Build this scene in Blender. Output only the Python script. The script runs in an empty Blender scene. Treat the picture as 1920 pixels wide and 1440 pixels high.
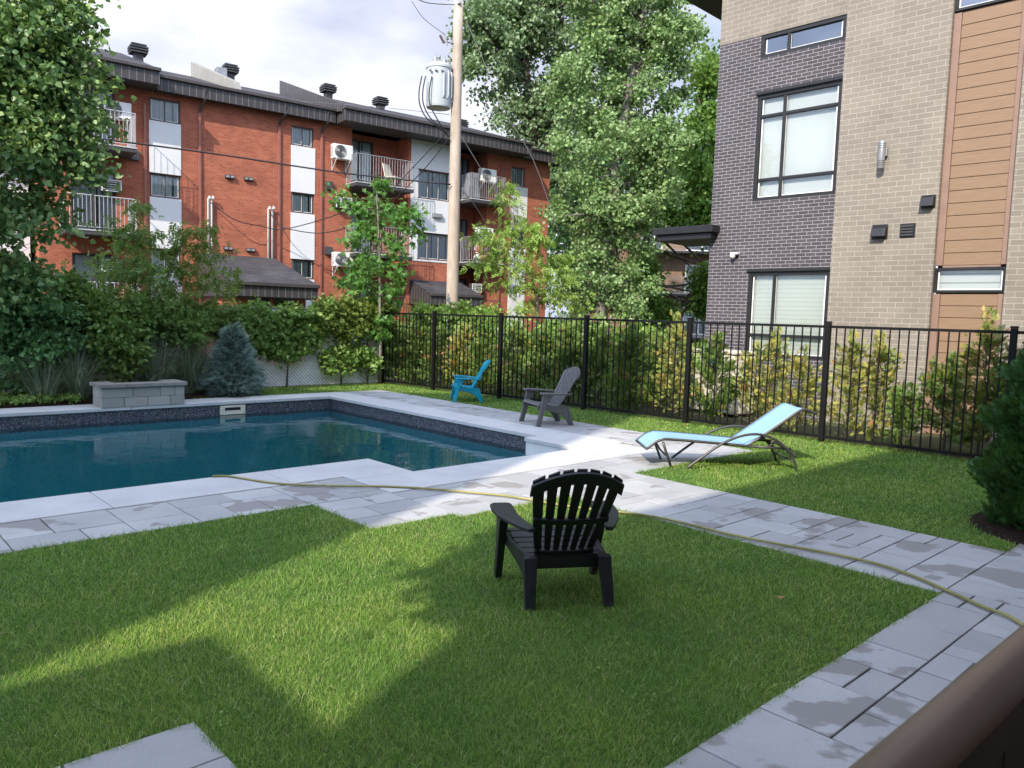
import bpy, bmesh, math, random
import numpy as np
from mathutils import Vector, Matrix
rad = math.radians
rnd = random.Random(7)
nr = np.random.RandomState(11)
S = bpy.context.scene
COL = S.collection

# ---------------------------------------------------------------- camera
FPX, CAMH = 1442.0, 1.75
_d = np.array([457. - 960, 17200. - 720, FPX]); _d /= np.linalg.norm(_d)
_F = np.array([0, 0, 1.]) - _d * _d[2]; _F /= np.linalg.norm(_F)
_R = np.cross(_d, _F)
if _R[0] < 0: _R = -_R
cam = bpy.data.cameras.new('camera')
camo = bpy.data.objects.new('camera', cam); COL.objects.link(camo)
cx_ = Vector((_R[0], _F[0], -_d[0])); cy_ = -Vector((_R[1], _F[1], -_d[1])); cz_ = -Vector((_R[2], _F[2], -_d[2]))
camo.matrix_world = Matrix(((cx_.x, cy_.x, cz_.x, 0), (cx_.y, cy_.y, cz_.y, 0), (cx_.z, cy_.z, cz_.z, CAMH), (0, 0, 0, 1)))
cam.sensor_width = 36; cam.lens = 36 * FPX / 1920; cam.clip_end = 2000; cam.clip_start = 0.05
cam.dof.use_dof = True; cam.dof.focus_distance = 9.0; cam.dof.aperture_fstop = 12.0
S.camera = camo

# ---------------------------------------------------------------- sky, sun, exposure
SUN_AZ = Vector((0.400, 0.917))       # direction the light travels over the ground
SUN_EL = rad(36)
w = bpy.data.worlds.new('World'); S.world = w; w.use_nodes = True
nt = w.node_tree; nt.nodes.clear()
wo = nt.nodes.new('ShaderNodeOutputWorld'); bg = nt.nodes.new('ShaderNodeBackground')
sky = nt.nodes.new('ShaderNodeTexSky'); sky.sky_type = 'NISHITA'; sky.sun_disc = False
sky.sun_elevation = SUN_EL
sky.sun_rotation = math.atan2(-SUN_AZ.x, -SUN_AZ.y) % (2 * math.pi)
sky.air_density = 1.2; sky.dust_density = 2.0
tc = nt.nodes.new('ShaderNodeTexCoord'); mp = nt.nodes.new('ShaderNodeMapping')
mp.inputs['Scale'].default_value = (1, 1, 2.2); mp.inputs['Location'].default_value = (0.35, 0.1, 0.2)
nz = nt.nodes.new('ShaderNodeTexNoise'); nz.inputs['Scale'].default_value = 2.1; nz.inputs['Detail'].default_value = 7; nz.inputs['Roughness'].default_value = 0.55
rp = nt.nodes.new('ShaderNodeValToRGB'); rp.color_ramp.elements[0].position = 0.36; rp.color_ramp.elements[1].position = 0.50
rp.color_ramp.elements[0].color = (0.25, 0.25, 0.25, 1)
nz2 = nt.nodes.new('ShaderNodeTexNoise'); nz2.inputs['Scale'].default_value = 4.5; nz2.inputs['Detail'].default_value = 6
rp2 = nt.nodes.new('ShaderNodeValToRGB'); rp2.color_ramp.elements[0].position = 0.40; rp2.color_ramp.elements[1].position = 0.66
rp2.color_ramp.elements[0].color = (3.7, 4.0, 5.1, 1); rp2.color_ramp.elements[1].color = (6.2, 6.3, 6.7, 1)
mx = nt.nodes.new('ShaderNodeMixRGB')
L = nt.links.new
L(tc.outputs['Generated'], mp.inputs['Vector']); L(mp.outputs[0], nz.inputs['Vector']); L(mp.outputs[0], nz2.inputs['Vector'])
L(nz.outputs['Fac'], rp.inputs[0]); L(nz2.outputs['Fac'], rp2.inputs[0])
# clouds on the sun's side of the sky are brighter
dt = nt.nodes.new('ShaderNodeVectorMath'); dt.operation = 'DOT_PRODUCT'; L(tc.outputs['Generated'], dt.inputs[0])
dt.inputs[1].default_value = (-SUN_AZ.x * math.cos(SUN_EL), -SUN_AZ.y * math.cos(SUN_EL), math.sin(SUN_EL))
mr = nt.nodes.new('ShaderNodeMapRange'); mr.inputs['From Min'].default_value = -.1; mr.inputs['From Max'].default_value = .9; mr.inputs['To Min'].default_value = 1.0; mr.inputs['To Max'].default_value = 2.7; L(dt.outputs['Value'], mr.inputs['Value'])
mr2 = nt.nodes.new('ShaderNodeMapRange'); mr2.inputs['From Min'].default_value = -.2; mr2.inputs['From Max'].default_value = .5; L(dt.outputs['Value'], mr2.inputs['Value'])
cm = nt.nodes.new('ShaderNodeVectorMath'); cm.operation = 'SCALE'; L(rp2.outputs[0], cm.inputs[0]); L(mr.outputs[0], cm.inputs['Scale'])
L(rp.outputs[0], mx.inputs[0]); L(sky.outputs[0], mx.inputs[1]); tn = nt.nodes.new('ShaderNodeMixRGB'); tn.blend_type = 'MULTIPLY'; L(mr2.outputs[0], tn.inputs[0]); L(cm.outputs[0], tn.inputs[1]); tn.inputs[2].default_value = (.86, .97, 1.13, 1)
L(tn.outputs[0], mx.inputs[2])
L(mx.outputs[0], bg.inputs['Color']); bg.inputs['Strength'].default_value = 0.125
L(bg.outputs[0], wo.inputs['Surface'])
sun = bpy.data.lights.new('sun', 'SUN'); sun.energy = 4.0; sun.angle = rad(0.6); sun.color = (1.0, 0.90, 0.76)
suno = bpy.data.objects.new('sun', sun); COL.objects.link(suno)
ldir = Vector((SUN_AZ.x * math.cos(SUN_EL), SUN_AZ.y * math.cos(SUN_EL), -math.sin(SUN_EL)))
suno.rotation_euler = ldir.to_track_quat('-Z', 'Y').to_euler()
S.view_settings.view_transform = 'Standard'; S.view_settings.look = 'None'
S.view_settings.gamma = 1; S.view_settings.exposure = 0.58
S.render.engine = 'CYCLES'
S.cycles.max_bounces = 8; S.cycles.diffuse_bounces = 3; S.cycles.glossy_bounces = 3; S.cycles.transparent_max_bounces = 12

# ---------------------------------------------------------------- geometry helpers
def ray(px, py):
    v = np.array([px - 960., py - 720., FPX]); return np.array([v @ _R, v @ _F, -(v @ _d)])
def G(px, py, z=0.):
    r = ray(px, py); t = (z - CAMH) / r[2]; return Vector((r[0] * t, r[1] * t, z))
def at(px, py, Y):
    r = ray(px, py); t = Y / r[1]; return Vector((r[0] * t, Y, CAMH + r[2] * t))
def pt(a, b, z=0.):                   # patio frame -> world
    return Vector((.731 * a + .682 * b, .682 * a - .731 * b, z))

class MB:
    def __init__(s): s.v = []; s.f = []; s.uv = None; s.mi = []
    def quad(s, a, b, c, d):
        n = len(s.v); s.v += [tuple(a), tuple(b), tuple(c), tuple(d)]; s.f.append((n, n + 1, n + 2, n + 3)); return s
    def poly(s, pts):
        n = len(s.v); s.v += [tuple(p) for p in pts]; s.f.append(tuple(range(n, n + len(pts)))); return s
    def box(s, x0, x1, y0, y1, z0, z1, fr=None):
        P = [(x0, y0, z0), (x1, y0, z0), (x1, y1, z0), (x0, y1, z0), (x0, y0, z1), (x1, y0, z1), (x1, y1, z1), (x0, y1, z1)]
        if fr: P = [tuple(fr(*p)) for p in P]
        n = len(s.v); s.v += P
        for q in ((0, 3, 2, 1), (4, 5, 6, 7), (0, 1, 5, 4), (1, 2, 6, 5), (2, 3, 7, 6), (3, 0, 4, 7)): s.f.append(tuple(n + i for i in q))
        return s
    def prism(s, lo, hi):             # two matching loops
        n = len(s.v); k = len(lo); s.v += [tuple(p) for p in lo] + [tuple(p) for p in hi]
        s.f.append(tuple(n + i for i in range(k))[::-1]); s.f.append(tuple(n + k + i for i in range(k)))
        for i in range(k):
            j = (i + 1) % k; s.f.append((n + i, n + j, n + k + j, n + k + i))
        return s
    def tube(s, pts, r, k=6, cap=True):
        pts = [Vector(p) for p in pts]; m = len(pts)
        rs = r if isinstance(r, (list, tuple)) else [r] * m
        n = len(s.v); up = None
        for i, p in enumerate(pts):
            t = (pts[min(i + 1, m - 1)] - pts[max(i - 1, 0)])
            if t.length < 1e-9: t = Vector((0, 0, 1))
            t.normalize()
            if up is None:
                up = Vector((0, 0, 1)) if abs(t.z) < .9 else Vector((1, 0, 0))
            a = t.cross(up)
            if a.length < 1e-6: a = t.orthogonal()
            a.normalize(); b = t.cross(a); up = -b if False else up
            up2 = a.cross(t)
            for q in range(k):
                an = 2 * math.pi * q / k
                s.v.append(tuple(p + (a * math.cos(an) + up2 * math.sin(an)) * rs[i]))
            up = up2
        for i in range(m - 1):
            for q in range(k):
                q2 = (q + 1) % k
                s.f.append((n + i * k + q, n + i * k + q2, n + (i + 1) * k + q2, n + (i + 1) * k + q))
        if cap:
            s.f.append(tuple(n + q for q in range(k))[::-1]); s.f.append(tuple(n + (m - 1) * k + q for q in range(k)))
        return s
    def lathe(s, prof, c=(0, 0, 0), k=20, ax=None):
        n = len(s.v); m = len(prof)
        for (r, z) in prof:
            for q in range(k):
                an = 2 * math.pi * q / k
                s.v.append((c[0] + r * math.cos(an), c[1] + r * math.sin(an), c[2] + z))
        for i in range(m - 1):
            for q in range(k):
                q2 = (q + 1) % k; s.f.append((n + i * k + q, n + i * k + q2, n + (i + 1) * k + q2, n + (i + 1) * k + q))
        s.f.append(tuple(n + q for q in range(k))[::-1]); s.f.append(tuple(n + (m - 1) * k + q for q in range(k)))
        return s
    def build(s, name, mat, parent=None, bevel=0, smooth=False, boxuv=False, seg=2, recalc=True):
        me = bpy.data.meshes.new(name); me.from_pydata(s.v, [], s.f); me.update()
        if recalc:
            bm = bmesh.new(); bm.from_mesh(me); bmesh.ops.recalc_face_normals(bm, faces=bm.faces); bm.to_mesh(me); bm.free()
        me.materials.append(mat)
        if boxuv:
            uvl = me.uv_layers.new(name='UVMap')
            for p in me.polygons:
                n_ = p.normal
                for li in p.loop_indices:
                    c = me.vertices[me.loops[li].vertex_index].co
                    if abs(n_.z) > .8: uvl.data[li].uv = (c.x, c.y)
                    elif abs(n_.x) > abs(n_.y): uvl.data[li].uv = (c.y, c.z)
                    else: uvl.data[li].uv = (c.x, c.z)
        if smooth:
            for p in me.polygons: p.use_smooth = True
        o = bpy.data.objects.new(name, me); COL.objects.link(o)
        if parent: o.parent = parent
        if bevel:
            b = o.modifiers.new('bevel', 'BEVEL'); b.width = bevel; b.segments = seg; b.limit_method = 'ANGLE'; b.angle_limit = rad(35)
            if smooth is False:
                pass
        return o

def npmesh(name, V, F, mat, parent=None, smooth=False):
    """V (n,3), F (m,k) arrays -> mesh object, quickly"""
    me = bpy.data.meshes.new(name); V = np.asarray(V, np.float32); F = np.asarray(F, np.int32)
    m, k = F.shape
    me.vertices.add(len(V)); me.vertices.foreach_set('co', V.ravel())
    me.loops.add(m * k); me.loops.foreach_set('vertex_index', F.ravel())
    me.polygons.add(m); me.polygons.foreach_set('loop_start', np.arange(0, m * k, k, dtype=np.int32))
    me.polygons.foreach_set('loop_total', np.full(m, k, np.int32))
    if smooth: me.polygons.foreach_set('use_smooth', np.ones(m, bool))
    me.update(calc_edges=True); me.materials.append(mat)
    o = bpy.data.objects.new(name, me); COL.objects.link(o)
    if parent: o.parent = parent
    return o

def tag(o, label=None, cat=None, group=None, kind=None):
    if label: o['label'] = label
    if cat: o['category'] = cat
    if group: o['group'] = group
    if kind: o['kind'] = kind
    return o
def empty(name, loc, rz=0., label=None, cat=None, group=None):
    o = bpy.data.objects.new(name, None); COL.objects.link(o); o.location = loc; o.rotation_euler = (0, 0, rz)
    o.empty_display_size = .2
    return tag(o, label, cat, group)
def copy_tree(o, parent=None):
    c = o.copy(); COL.objects.link(c); c.parent = parent
    for ch in list(o.children): copy_tree(ch, c)
    return c

# ---------------------------------------------------------------- material helpers
class NT:
    def __init__(s, name):
        s.m = bpy.data.materials.new(name); s.m.use_nodes = True; s.t = s.m.node_tree; s.t.nodes.clear()
        s.out = s.n('OutputMaterial')
    def n(s, typ, **kw):
        x = s.t.nodes.new('ShaderNode' + typ)
        for k, v in kw.items(): setattr(x, k, v)
        return x
    def l(s, a, b): s.t.links.new(a, b)
    def set(s, node, **kw):
        for k, v in kw.items(): node.inputs[k.replace('_', ' ')].default_value = v
        return node
    def coord(s, kind='Object', scale=None):
        c = s.n('TexCoord'); o = c.outputs[kind]
        if scale:
            m = s.n('Mapping'); m.inputs['Scale'].default_value = scale; s.l(o, m.inputs[0]); o = m.outputs[0]
        return o
    def noise(s, vec, scale, detail=4, rough=.55):
        x = s.n('TexNoise'); x.inputs['Scale'].default_value = scale; x.inputs['Detail'].default_value = detail; x.inputs['Roughness'].default_value = rough
        if vec is not None: s.l(vec, x.inputs['Vector'])
        return x.outputs['Fac']
    def ramp(s, fac, stops):
        r = s.n('ValToRGB'); cr = r.color_ramp
        while len(cr.elements) < len(stops): cr.elements.new(.5)
        for e, (p, c) in zip(cr.elements, stops):
            e.position = p; e.color = (*c, 1) if len(c) == 3 else c
        s.l(fac, r.inputs[0]); return r.outputs[0]
    def mix(s, fac, a, b, mode='MIX'):
        x = s.n('MixRGB', blend_type=mode)
        for i, v in enumerate((fac, a, b)):
            if isinstance(v, (int, float)): x.inputs[i].default_value = v
            elif isinstance(v, tuple): x.inputs[i].default_value = (*v, 1) if len(v) == 3 else v
            else: s.l(v, x.inputs[i])
        return x.outputs[0]
    def math(s, op, a, b=None):
        x = s.n('Math', operation=op)
        for i, v in enumerate((a, b)):
            if v is None: continue
            if isinstance(v, (int, float)): x.inputs[i].default_value = v
            else: s.l(v, x.inputs[i])
        return x.outputs[0]
    def bump(s, h, strength=.3, dist=.01):
        b = s.n('Bump'); b.inputs['Strength'].default_value = strength; b.inputs['Distance'].default_value = dist; s.l(h, b.inputs['Height']); return b.outputs[0]
    def pbr(s, col, rough=.6, metal=0, normal=None, spec=.5):
        p = s.n('BsdfPrincipled')
        for k, v in (('Base Color', col), ('Roughness', rough), ('Metallic', metal), ('Specular IOR Level', spec)):
            if isinstance(v, (int, float)): p.inputs[k].default_value = v
            elif isinstance(v, tuple): p.inputs[k].default_value = (*v, 1)
            else: s.l(v, p.inputs[k])
        if normal is not None: s.l(normal, p.inputs['Normal'])
        s.l(p.outputs[0], s.out.inputs[0]); return p

def simple(name, c, rough=.5, metal=0, var=.15, scale=6, bump=.1, spec=.5, bscale=None):
    m = NT(name); o = m.coord()
    n1 = m.noise(o, scale, 5)
    lo = tuple(x * (1 - var) for x in c); hi = tuple(min(1, x * (1 + var)) for x in c)
    col = m.ramp(n1, [(.3, lo), (.7, hi)])
    n2 = m.noise(o, bscale or scale * 12, 3)
    rr = m.math('ADD', m.math('MULTIPLY', n1, .25), rough - .12)
    m.pbr(col, rr, metal, m.bump(n2, bump, .003), spec); return m.m

def brickmat(name, c1, c2, mortar, bw, bh, ms=.011, var=.25, stain=0.15):
    m = NT(name); uv = m.coord('UV')
    b = m.n('TexBrick'); m.l(uv, b.inputs['Vector']); b.offset = .5; b.squash = 1
    m.set(b, Scale=1.0, Brick_Width=bw, Row_Height=bh, Mortar_Size=ms / 2, Mortar_Smooth=.1, Bias=0.0)
    b.inputs['Color1'].default_value = (*c1, 1); b.inputs['Color2'].default_value = (*c2, 1); b.inputs['Mortar'].default_value = (*mortar, 1)
    nn = m.noise(uv, 1.3, 5); col = m.mix(stain, b.outputs['Color'], m.ramp(nn, [(.3, (.55, .55, .55)), (.7, (1.3, 1.3, 1.3))]), 'MULTIPLY')
    n3 = m.noise(uv, 60, 3); col = m.mix(.25, col, m.ramp(n3, [(.3, (.7, .7, .7)), (.7, (1.25, 1.25, 1.25))]), 'MULTIPLY')
    h = m.mix(.75, m.math('SUBTRACT', 1.0, b.outputs['Fac']), n3)
    bp = m.n('Bump'); bp.inputs['Strength'].default_value = .8; bp.inputs['Distance'].default_value = .008
    inv = m.math('SUBTRACT', 1.0, b.outputs['Fac']); hh = m.math('ADD', inv, m.math('MULTIPLY', n3, .3)); m.l(hh, bp.inputs['Height'])
    m.pbr(col, .85, 0, bp.outputs[0], .25); return m.m

def leafmat(name, cols, trans=.35, rough=.45, nscale=.8, patch=None):
    m = NT(name); g = m.n('NewGeometry'); o = m.coord('Object')
    k = len(cols); col = m.ramp(g.outputs['Random Per Island'], [((i + .0) / max(1, k - 1), c) for i, c in enumerate(cols)])
    nn = m.noise(o, nscale, 3)
    col = m.mix(.55, col, m.ramp(nn, [(.3, (.62, .70, .62)), (.7, (1.35, 1.25, 1.2))]), 'MULTIPLY')
    if patch:
        for (c, sc, lo, hi) in patch:
            pn = m.noise(o, sc, 3, .6); f = m.ramp(pn, [(lo, (0, 0, 0)), (hi, (1, 1, 1))])
            col = m.mix(f, col, c)
    p = m.n('BsdfPrincipled'); m.l(col, p.inputs['Base Color']); p.inputs['Roughness'].default_value = rough; p.inputs['Specular IOR Level'].default_value = .35
    t = m.n('BsdfTranslucent'); tcol = m.mix(.5, col, (.28, .38, .05), 'MIX'); m.l(tcol, t.inputs['Color'])
    ms = m.n('MixShader'); ms.inputs[0].default_value = trans
    m.l(p.outputs[0], ms.inputs[1]); m.l(t.outputs[0], ms.inputs[2]); m.l(ms.outputs[0], m.out.inputs[0]); return m.m

def barkmat(name, c, c2, scale=8):
    m = NT(name); o = m.coord('Object', (1, 1, .25)); n1 = m.noise(o, scale, 8, .65)
    col = m.ramp(n1, [(.3, c), (.7, c2)]); m.pbr(col, .9, 0, m.bump(n1, .6, .02), .2); return m.m

M = {}
M['black_metal'] = simple('black_metal', (.005, .0045, .0045), .55, .0, .2, 3, .05, .25)
M['black_trim'] = simple('black_trim', (.014, .014, .015), .45, 0, .2, 3, .05)
M['dark_brown_metal'] = None
M['red_brick'] = brickmat('red_brick', (.42, .128, .070), (.32, .088, .050), (.37, .21, .15), .20, .075, .010, stain=.42)
M['grey_brick'] = brickmat('grey_brick', (.090, .083, .092), (.066, .061, .069), (.40, .37, .38), .20, .067, .010, stain=.25)
M['tan_brick'] = brickmat('tan_brick', (.275, .243, .20), (.235, .208, .172), (.48, .43, .37), .257, .092, .010, stain=.28)
M['brown_brick'] = brickmat('brown_brick', (.24, .15, .09), (.18, .11, .07), (.3, .25, .2), .2, .07)
def ribmat(name, c, line, pitch, wd=.1):
    m = NT(name); uv = m.coord('UV'); sp = m.n('SeparateXYZ'); m.l(uv, sp.inputs[0])
    fr = m.math('FRACT', m.math('DIVIDE', sp.outputs[0], pitch)); f = m.math('LESS_THAN', fr, wd)
    nn = m.noise(uv, 2, 4); base = m.ramp(nn, [(.3, tuple(x * .8 for x in c)), (.7, tuple(x * 1.2 for x in c))])
    col = m.mix(f, base, line); m.pbr(col, .5, 0, m.bump(f, .8, .015)); return m.m
M['rib_metal'] = ribmat('ribbed_dark_metal', (.042, .037, .037), (.20, .19, .19), .22, .08)
M['dark_metal'] = simple('dark_brown_metal', (.055, .047, .045), .5, 0, .2, 2)
M['downspout'] = simple('rust_red_metal', (.28, .10, .07), .5, 0, .12, 3)
M['white_panel'] = simple('white_panel', (.66, .665, .67), .6, 0, .05, 1.0, .03)
M['white_paint'] = simple('white_paint', (.72, .72, .70), .45, 0, .05, 4, .03)
M['cream'] = simple('cream_plastic', (.62, .58, .46), .5, 0, .08, 4)
M['grey_metal'] = simple('grey_metal', (.30, .31, .32), .45, .3, .15, 4)
M['pale_metal'] = simple('pale_railing', (.42, .42, .43), .5, 0, .1, 4)
M['taupe'] = simple('taupe_flashing', (.27, .26, .23), .6, 0, .1, 3)
M['dark_grey'] = simple('dark_grey', (.045, .045, .048), .55, 0, .2, 4)
M['concrete_slab'] = simple('balcony_concrete', (.42, .42, .42), .8, 0, .15, 3)
def shingle():
    m = NT('roof_shingle'); uv = m.coord('Object'); b = m.n('TexBrick'); m.l(uv, b.inputs['Vector'])
    m.set(b, Scale=1.0, Brick_Width=.30, Row_Height=.14, Mortar_Size=.006); b.inputs['Color1'].default_value = (.075, .072, .078, 1); b.inputs['Color2'].default_value = (.045, .043, .048, 1); b.inputs['Mortar'].default_value = (.02, .02, .02, 1)
    nn = m.noise(uv, .6, 5); col = m.mix(.6, b.outputs['Color'], m.ramp(nn, [(.3, (.7, .7, .7)), (.7, (1.4, 1.4, 1.4))]), 'MULTIPLY')
    m.pbr(col, .9, 0, m.bump(b.outputs['Fac'], .5, .01), .25); return m.m
M['shingle'] = shingle()
def glass(name, tint=(.86, .89, .88), refl=.12):
    m = NT(name); t = m.n('BsdfTransparent'); t.inputs[0].default_value = (*tint, 1); g = m.n('BsdfGlossy'); g.inputs['Roughness'].default_value = .02; g.inputs['Color'].default_value = (.9, .93, .95, 1)
    f = m.n('Fresnel'); f.inputs[0].default_value = 1.5; fac = m.math('ADD', m.math('MULTIPLY', f.outputs[0], 1.1), refl * .22)
    ms = m.n('MixShader'); m.l(fac, ms.inputs[0]); m.l(t.outputs[0], ms.inputs[1]); m.l(g.outputs[0], ms.inputs[2]); m.l(ms.outputs[0], m.out.inputs[0]); return m.m
M['glass'] = glass('window_glass'); M['glass_refl'] = glass('reflective_glass', (.6, .66, .7), .9)
def blindmat(name, c, c2, pitch, vertical=False):
    m = NT(name); uv = m.coord('UV'); sp = m.n('SeparateXYZ'); m.l(uv, sp.inputs[0])
    fr = m.math('FRACT', m.math('DIVIDE', sp.outputs[0 if vertical else 1], pitch))
    col = m.ramp(fr, [(0, c2), (.12, c), (.88, c), (1, c2)]); m.pbr(col, .7, 0, None, .2); return m.m
M['curtain'] = blindmat('vertical_blind', (.62, .66, .64), (.36, .39, .38), .11, True)
M['curtain_dim'] = blindmat('dim_curtain', (.34, .38, .40), (.18, .2, .22), .16, True)
M['blind'] = blindmat('horizontal_blind', (.74, .78, .74), (.52, .56, .54), .085)
M['shade'] = simple('white_roller_shade', (.82, .85, .85), .8, 0, .03, 2, .02)
M['zebra'] = blindmat('zebra_blind', (.82, .85, .82), (.25, .28, .3), .15)
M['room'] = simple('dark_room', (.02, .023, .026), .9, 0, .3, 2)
def plankmat():
    m = NT('wood_look_siding'); uv = m.coord('UV', (1.2, 14, 1)); n1 = m.noise(uv, 3, 6, .6)
    col = m.ramp(n1, [(.3, (.235, .150, .090)), (.7, (.295, .192, .120))]); m.pbr(col, .55, 0, m.bump(n1, .15, .004), .4); return m.m
M['siding'] = plankmat()
M['siding_trim'] = simple('brown_trim', (.265, .168, .126), .5, 0, .08, 4)
# ---- concrete pavers
def pavermat(name, c, stain=True, lightvar=.12):
    m = NT(name); g = m.n('NewGeometry'); o = m.coord('Object')
    base = m.ramp(g.outputs['Random Per Island'], [(0, tuple(x * (1 - lightvar) for x in c)), (1, tuple(x * (1 + lightvar) for x in c))])
    n1 = m.noise(o, 1.7, 6, .6); col = m.mix(.6, base, m.ramp(n1, [(.3, (.80, .80, .82)), (.7, (1.16, 1.15, 1.12))]), 'MULTIPLY')
    n2 = m.noise(o, 90, 3); col = m.mix(.35, col, m.ramp(n2, [(.3, (.8, .8, .8)), (.7, (1.2, 1.2, 1.2))]), 'MULTIPLY')
    # small dirt specks
    n4 = m.noise(o, 14, 5, .7); col = m.mix(m.ramp(n4, [(.66, (0, 0, 0)), (.74, (.55, .55, .55))]), col, tuple(x * .55 for x in c))
    rough = .75
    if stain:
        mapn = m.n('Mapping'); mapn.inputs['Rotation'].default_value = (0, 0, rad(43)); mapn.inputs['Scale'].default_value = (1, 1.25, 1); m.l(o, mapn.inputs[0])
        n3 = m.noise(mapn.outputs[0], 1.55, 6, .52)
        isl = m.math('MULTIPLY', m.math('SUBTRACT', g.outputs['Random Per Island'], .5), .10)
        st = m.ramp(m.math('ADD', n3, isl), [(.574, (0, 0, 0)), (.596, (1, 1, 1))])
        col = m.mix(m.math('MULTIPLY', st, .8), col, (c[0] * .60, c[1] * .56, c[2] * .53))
    m.pbr(col, rough, 0, m.bump(n2, .25, .002), .3); return m.m
M['paver'] = pavermat('grey_concrete_paver', (.40, .40, .40))
M['coping'] = pavermat('white_concrete_coping', (.535, .535, .53), False, .05)
M['joint'] = simple('dark_joint_sand', (.05, .045, .04), .95, 0, .3, 20)
M['block'] = pavermat('split_grey_block', (.34, .33, .30), False, .16)
def linermat(name, a, b):
    m = NT(name); o = m.coord('Object'); v = m.n('TexVoronoi'); v.inputs['Scale'].default_value = 70; m.l(o, v.inputs['Vector'])
    r = m.n('SeparateColor'); m.l(v.outputs['Color'], r.inputs[0]); col = m.ramp(r.outputs[0], [(.45, a), (.9, b)])
    m.pbr(col, .5, 0, None, .4); return m.m
M['liner'] = linermat('pebble_liner_band', (.03, .035, .05), (.17, .17, .185))
M['basin'] = linermat('blue_pool_liner', (.065, .32, .35), (.10, .41, .43))
def watermat():
    m = NT('pool_water'); o = m.coord('Object')
    n1 = m.noise(o, 5.0, 3, .5); n2 = m.noise(o, 1.3, 2, .5)
    h = m.math('ADD', m.math('MULTIPLY', n1, .35), n2)
    nrm = m.bump(h, .24, .045)
    t = m.n('BsdfTransparent'); t.inputs[0].default_value = (.62, .90, .95, 1)
    g = m.n('BsdfGlossy'); g.inputs['Roughness'].default_value = .015; m.l(nrm, g.inputs['Normal'])
    f = m.n('Fresnel'); f.inputs[0].default_value = 1.42; m.l(nrm, f.inputs['Normal'])
    ms = m.n('MixShader'); m.l(f.outputs[0], ms.inputs[0]); m.l(t.outputs[0], ms.inputs[1]); m.l(g.outputs[0], ms.inputs[2]); m.l(ms.outputs[0], m.out.inputs[0]); return m.m
M['water'] = watermat()
def groundmat(name, a, b, c, s1=1.2, s2=40, rough=.95, bump=.6):
    m = NT(name); o = m.coord('Object'); n1 = m.noise(o, s1, 6); n2 = m.noise(o, s2, 5)
    col = m.mix(.5, m.ramp(n1, [(.3, a), (.7, b)]), m.ramp(n2, [(.35, a), (.65, c)])); m.pbr(col, rough, 0, m.bump(n2, bump, .02), .1); return m.m
M['lawn'] = groundmat('lawn_soil', (.06, .10, .025), (.085, .14, .03), (.08, .08, .04))
M['ground'] = groundmat('rough_ground', (.06, .07, .03), (.09, .09, .05), (.05, .05, .03), .3, 6)
M['mulch'] = groundmat('dark_mulch', (.012, .009, .008), (.03, .018, .014), (.05, .03, .02), 3, 60)
def grassmat():
    m = NT('grass_blades'); g = m.n('NewGeometry'); o = m.coord('Object')
    col = m.ramp(g.outputs['Random Per Island'], [(0, (.065, .18, .028)), (.35, (.175, .36, .055)), (.8, (.37, .56, .12)), (1, (.62, .62, .34))])
    n1 = m.noise(o, .9, 5, .6); col = m.mix(.9, col, m.ramp(n1, [(.3, (.66, .82, .75)), (.7, (1.42, 1.2, 1.12))]), 'MULTIPLY')
    n2 = m.noise(o, 3.3, 4, .6); col = m.mix(m.ramp(n2, [(.62, (0, 0, 0)), (.76, (.5, .5, .5))]), col, (.20, .16, .06))
    p = m.n('BsdfPrincipled'); m.l(col, p.inputs['Base Color']); p.inputs['Roughness'].default_value = .5; p.inputs['Specular IOR Level'].default_value = .3
    t = m.n('BsdfTranslucent'); m.l(col, t.inputs['Color']); ms = m.n('MixShader'); ms.inputs[0].default_value = .45
    m.l(p.outputs[0], ms.inputs[1]); m.l(t.outputs[0], ms.inputs[2]); m.l(ms.outputs[0], m.out.inputs[0]); return m.m
M['grass'] = grassmat()

# ---------------------------------------------------------------- ground, pool, patio
def abrect(mb, a0, a1, b0, b1, z0, z1):
    mb.prism([pt(a0, b0, z0), pt(a1, b0, z0), pt(a1, b1, z0), pt(a0, b1, z0)], [pt(a0, b0, z1), pt(a1, b0, z1), pt(a1, b1, z1), pt(a0, b1, z1)])
def absheet(mb, a0, a1, b0, b1, z):
    mb.quad(pt(a0, b0, z), pt(a1, b0, z), pt(a1, b1, z), pt(a0, b1, z))
AL = -7.0
g = MB(); Z = -.05; BIG = 400
absheet(g, -BIG, AL, -BIG, BIG, Z); absheet(g, 8.2, BIG, -BIG, BIG, Z); absheet(g, AL, 8.2, -BIG, -14.25, Z); absheet(g, AL, 8.2, -6.75, BIG, Z); absheet(g, AL, 4.85, -7.70, -6.75, Z)
tag(g.build('ground', M['ground'], recalc=False), kind='structure')
# basin walls
innr = [(AL, -14.1), (8.03, -14.1), (8.03, -7.95), (7.73, -7.95), (7.73, -6.86), (4.95, -6.86), (4.95, -7.78), (AL, -7.78)]
lb, bs, wn = MB(), MB(), MB()
for i in range(len(innr)):
    p, q = innr[i], innr[(i + 1) % len(innr)]
    tgt = lb
    if i in (2, 3): wn.quad(pt(*p, -.05), pt(*q, -.05), pt(*q, -1.5), pt(*p, -1.5)); continue
    lb.quad(pt(*p, -.05), pt(*q, -.05), pt(*q, -.31), pt(*p, -.31)); bs.quad(pt(*p, -.31), pt(*q, -.31), pt(*q, -1.6), pt(*p, -1.6))
bs.poly([pt(*p, -1.6) for p in innr])
tag(lb.build('pool_liner_band', M['liner'], recalc=False), kind='structure')
tag(bs.build('pool_basin', M['basin'], recalc=False), kind='structure')
abrect(wn, 7.735, 8.0, -7.93, -6.9, -1.5, -.051)
tag(wn.build('pool_step_wall', M['white_paint'], recalc=False), kind='structure')
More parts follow.
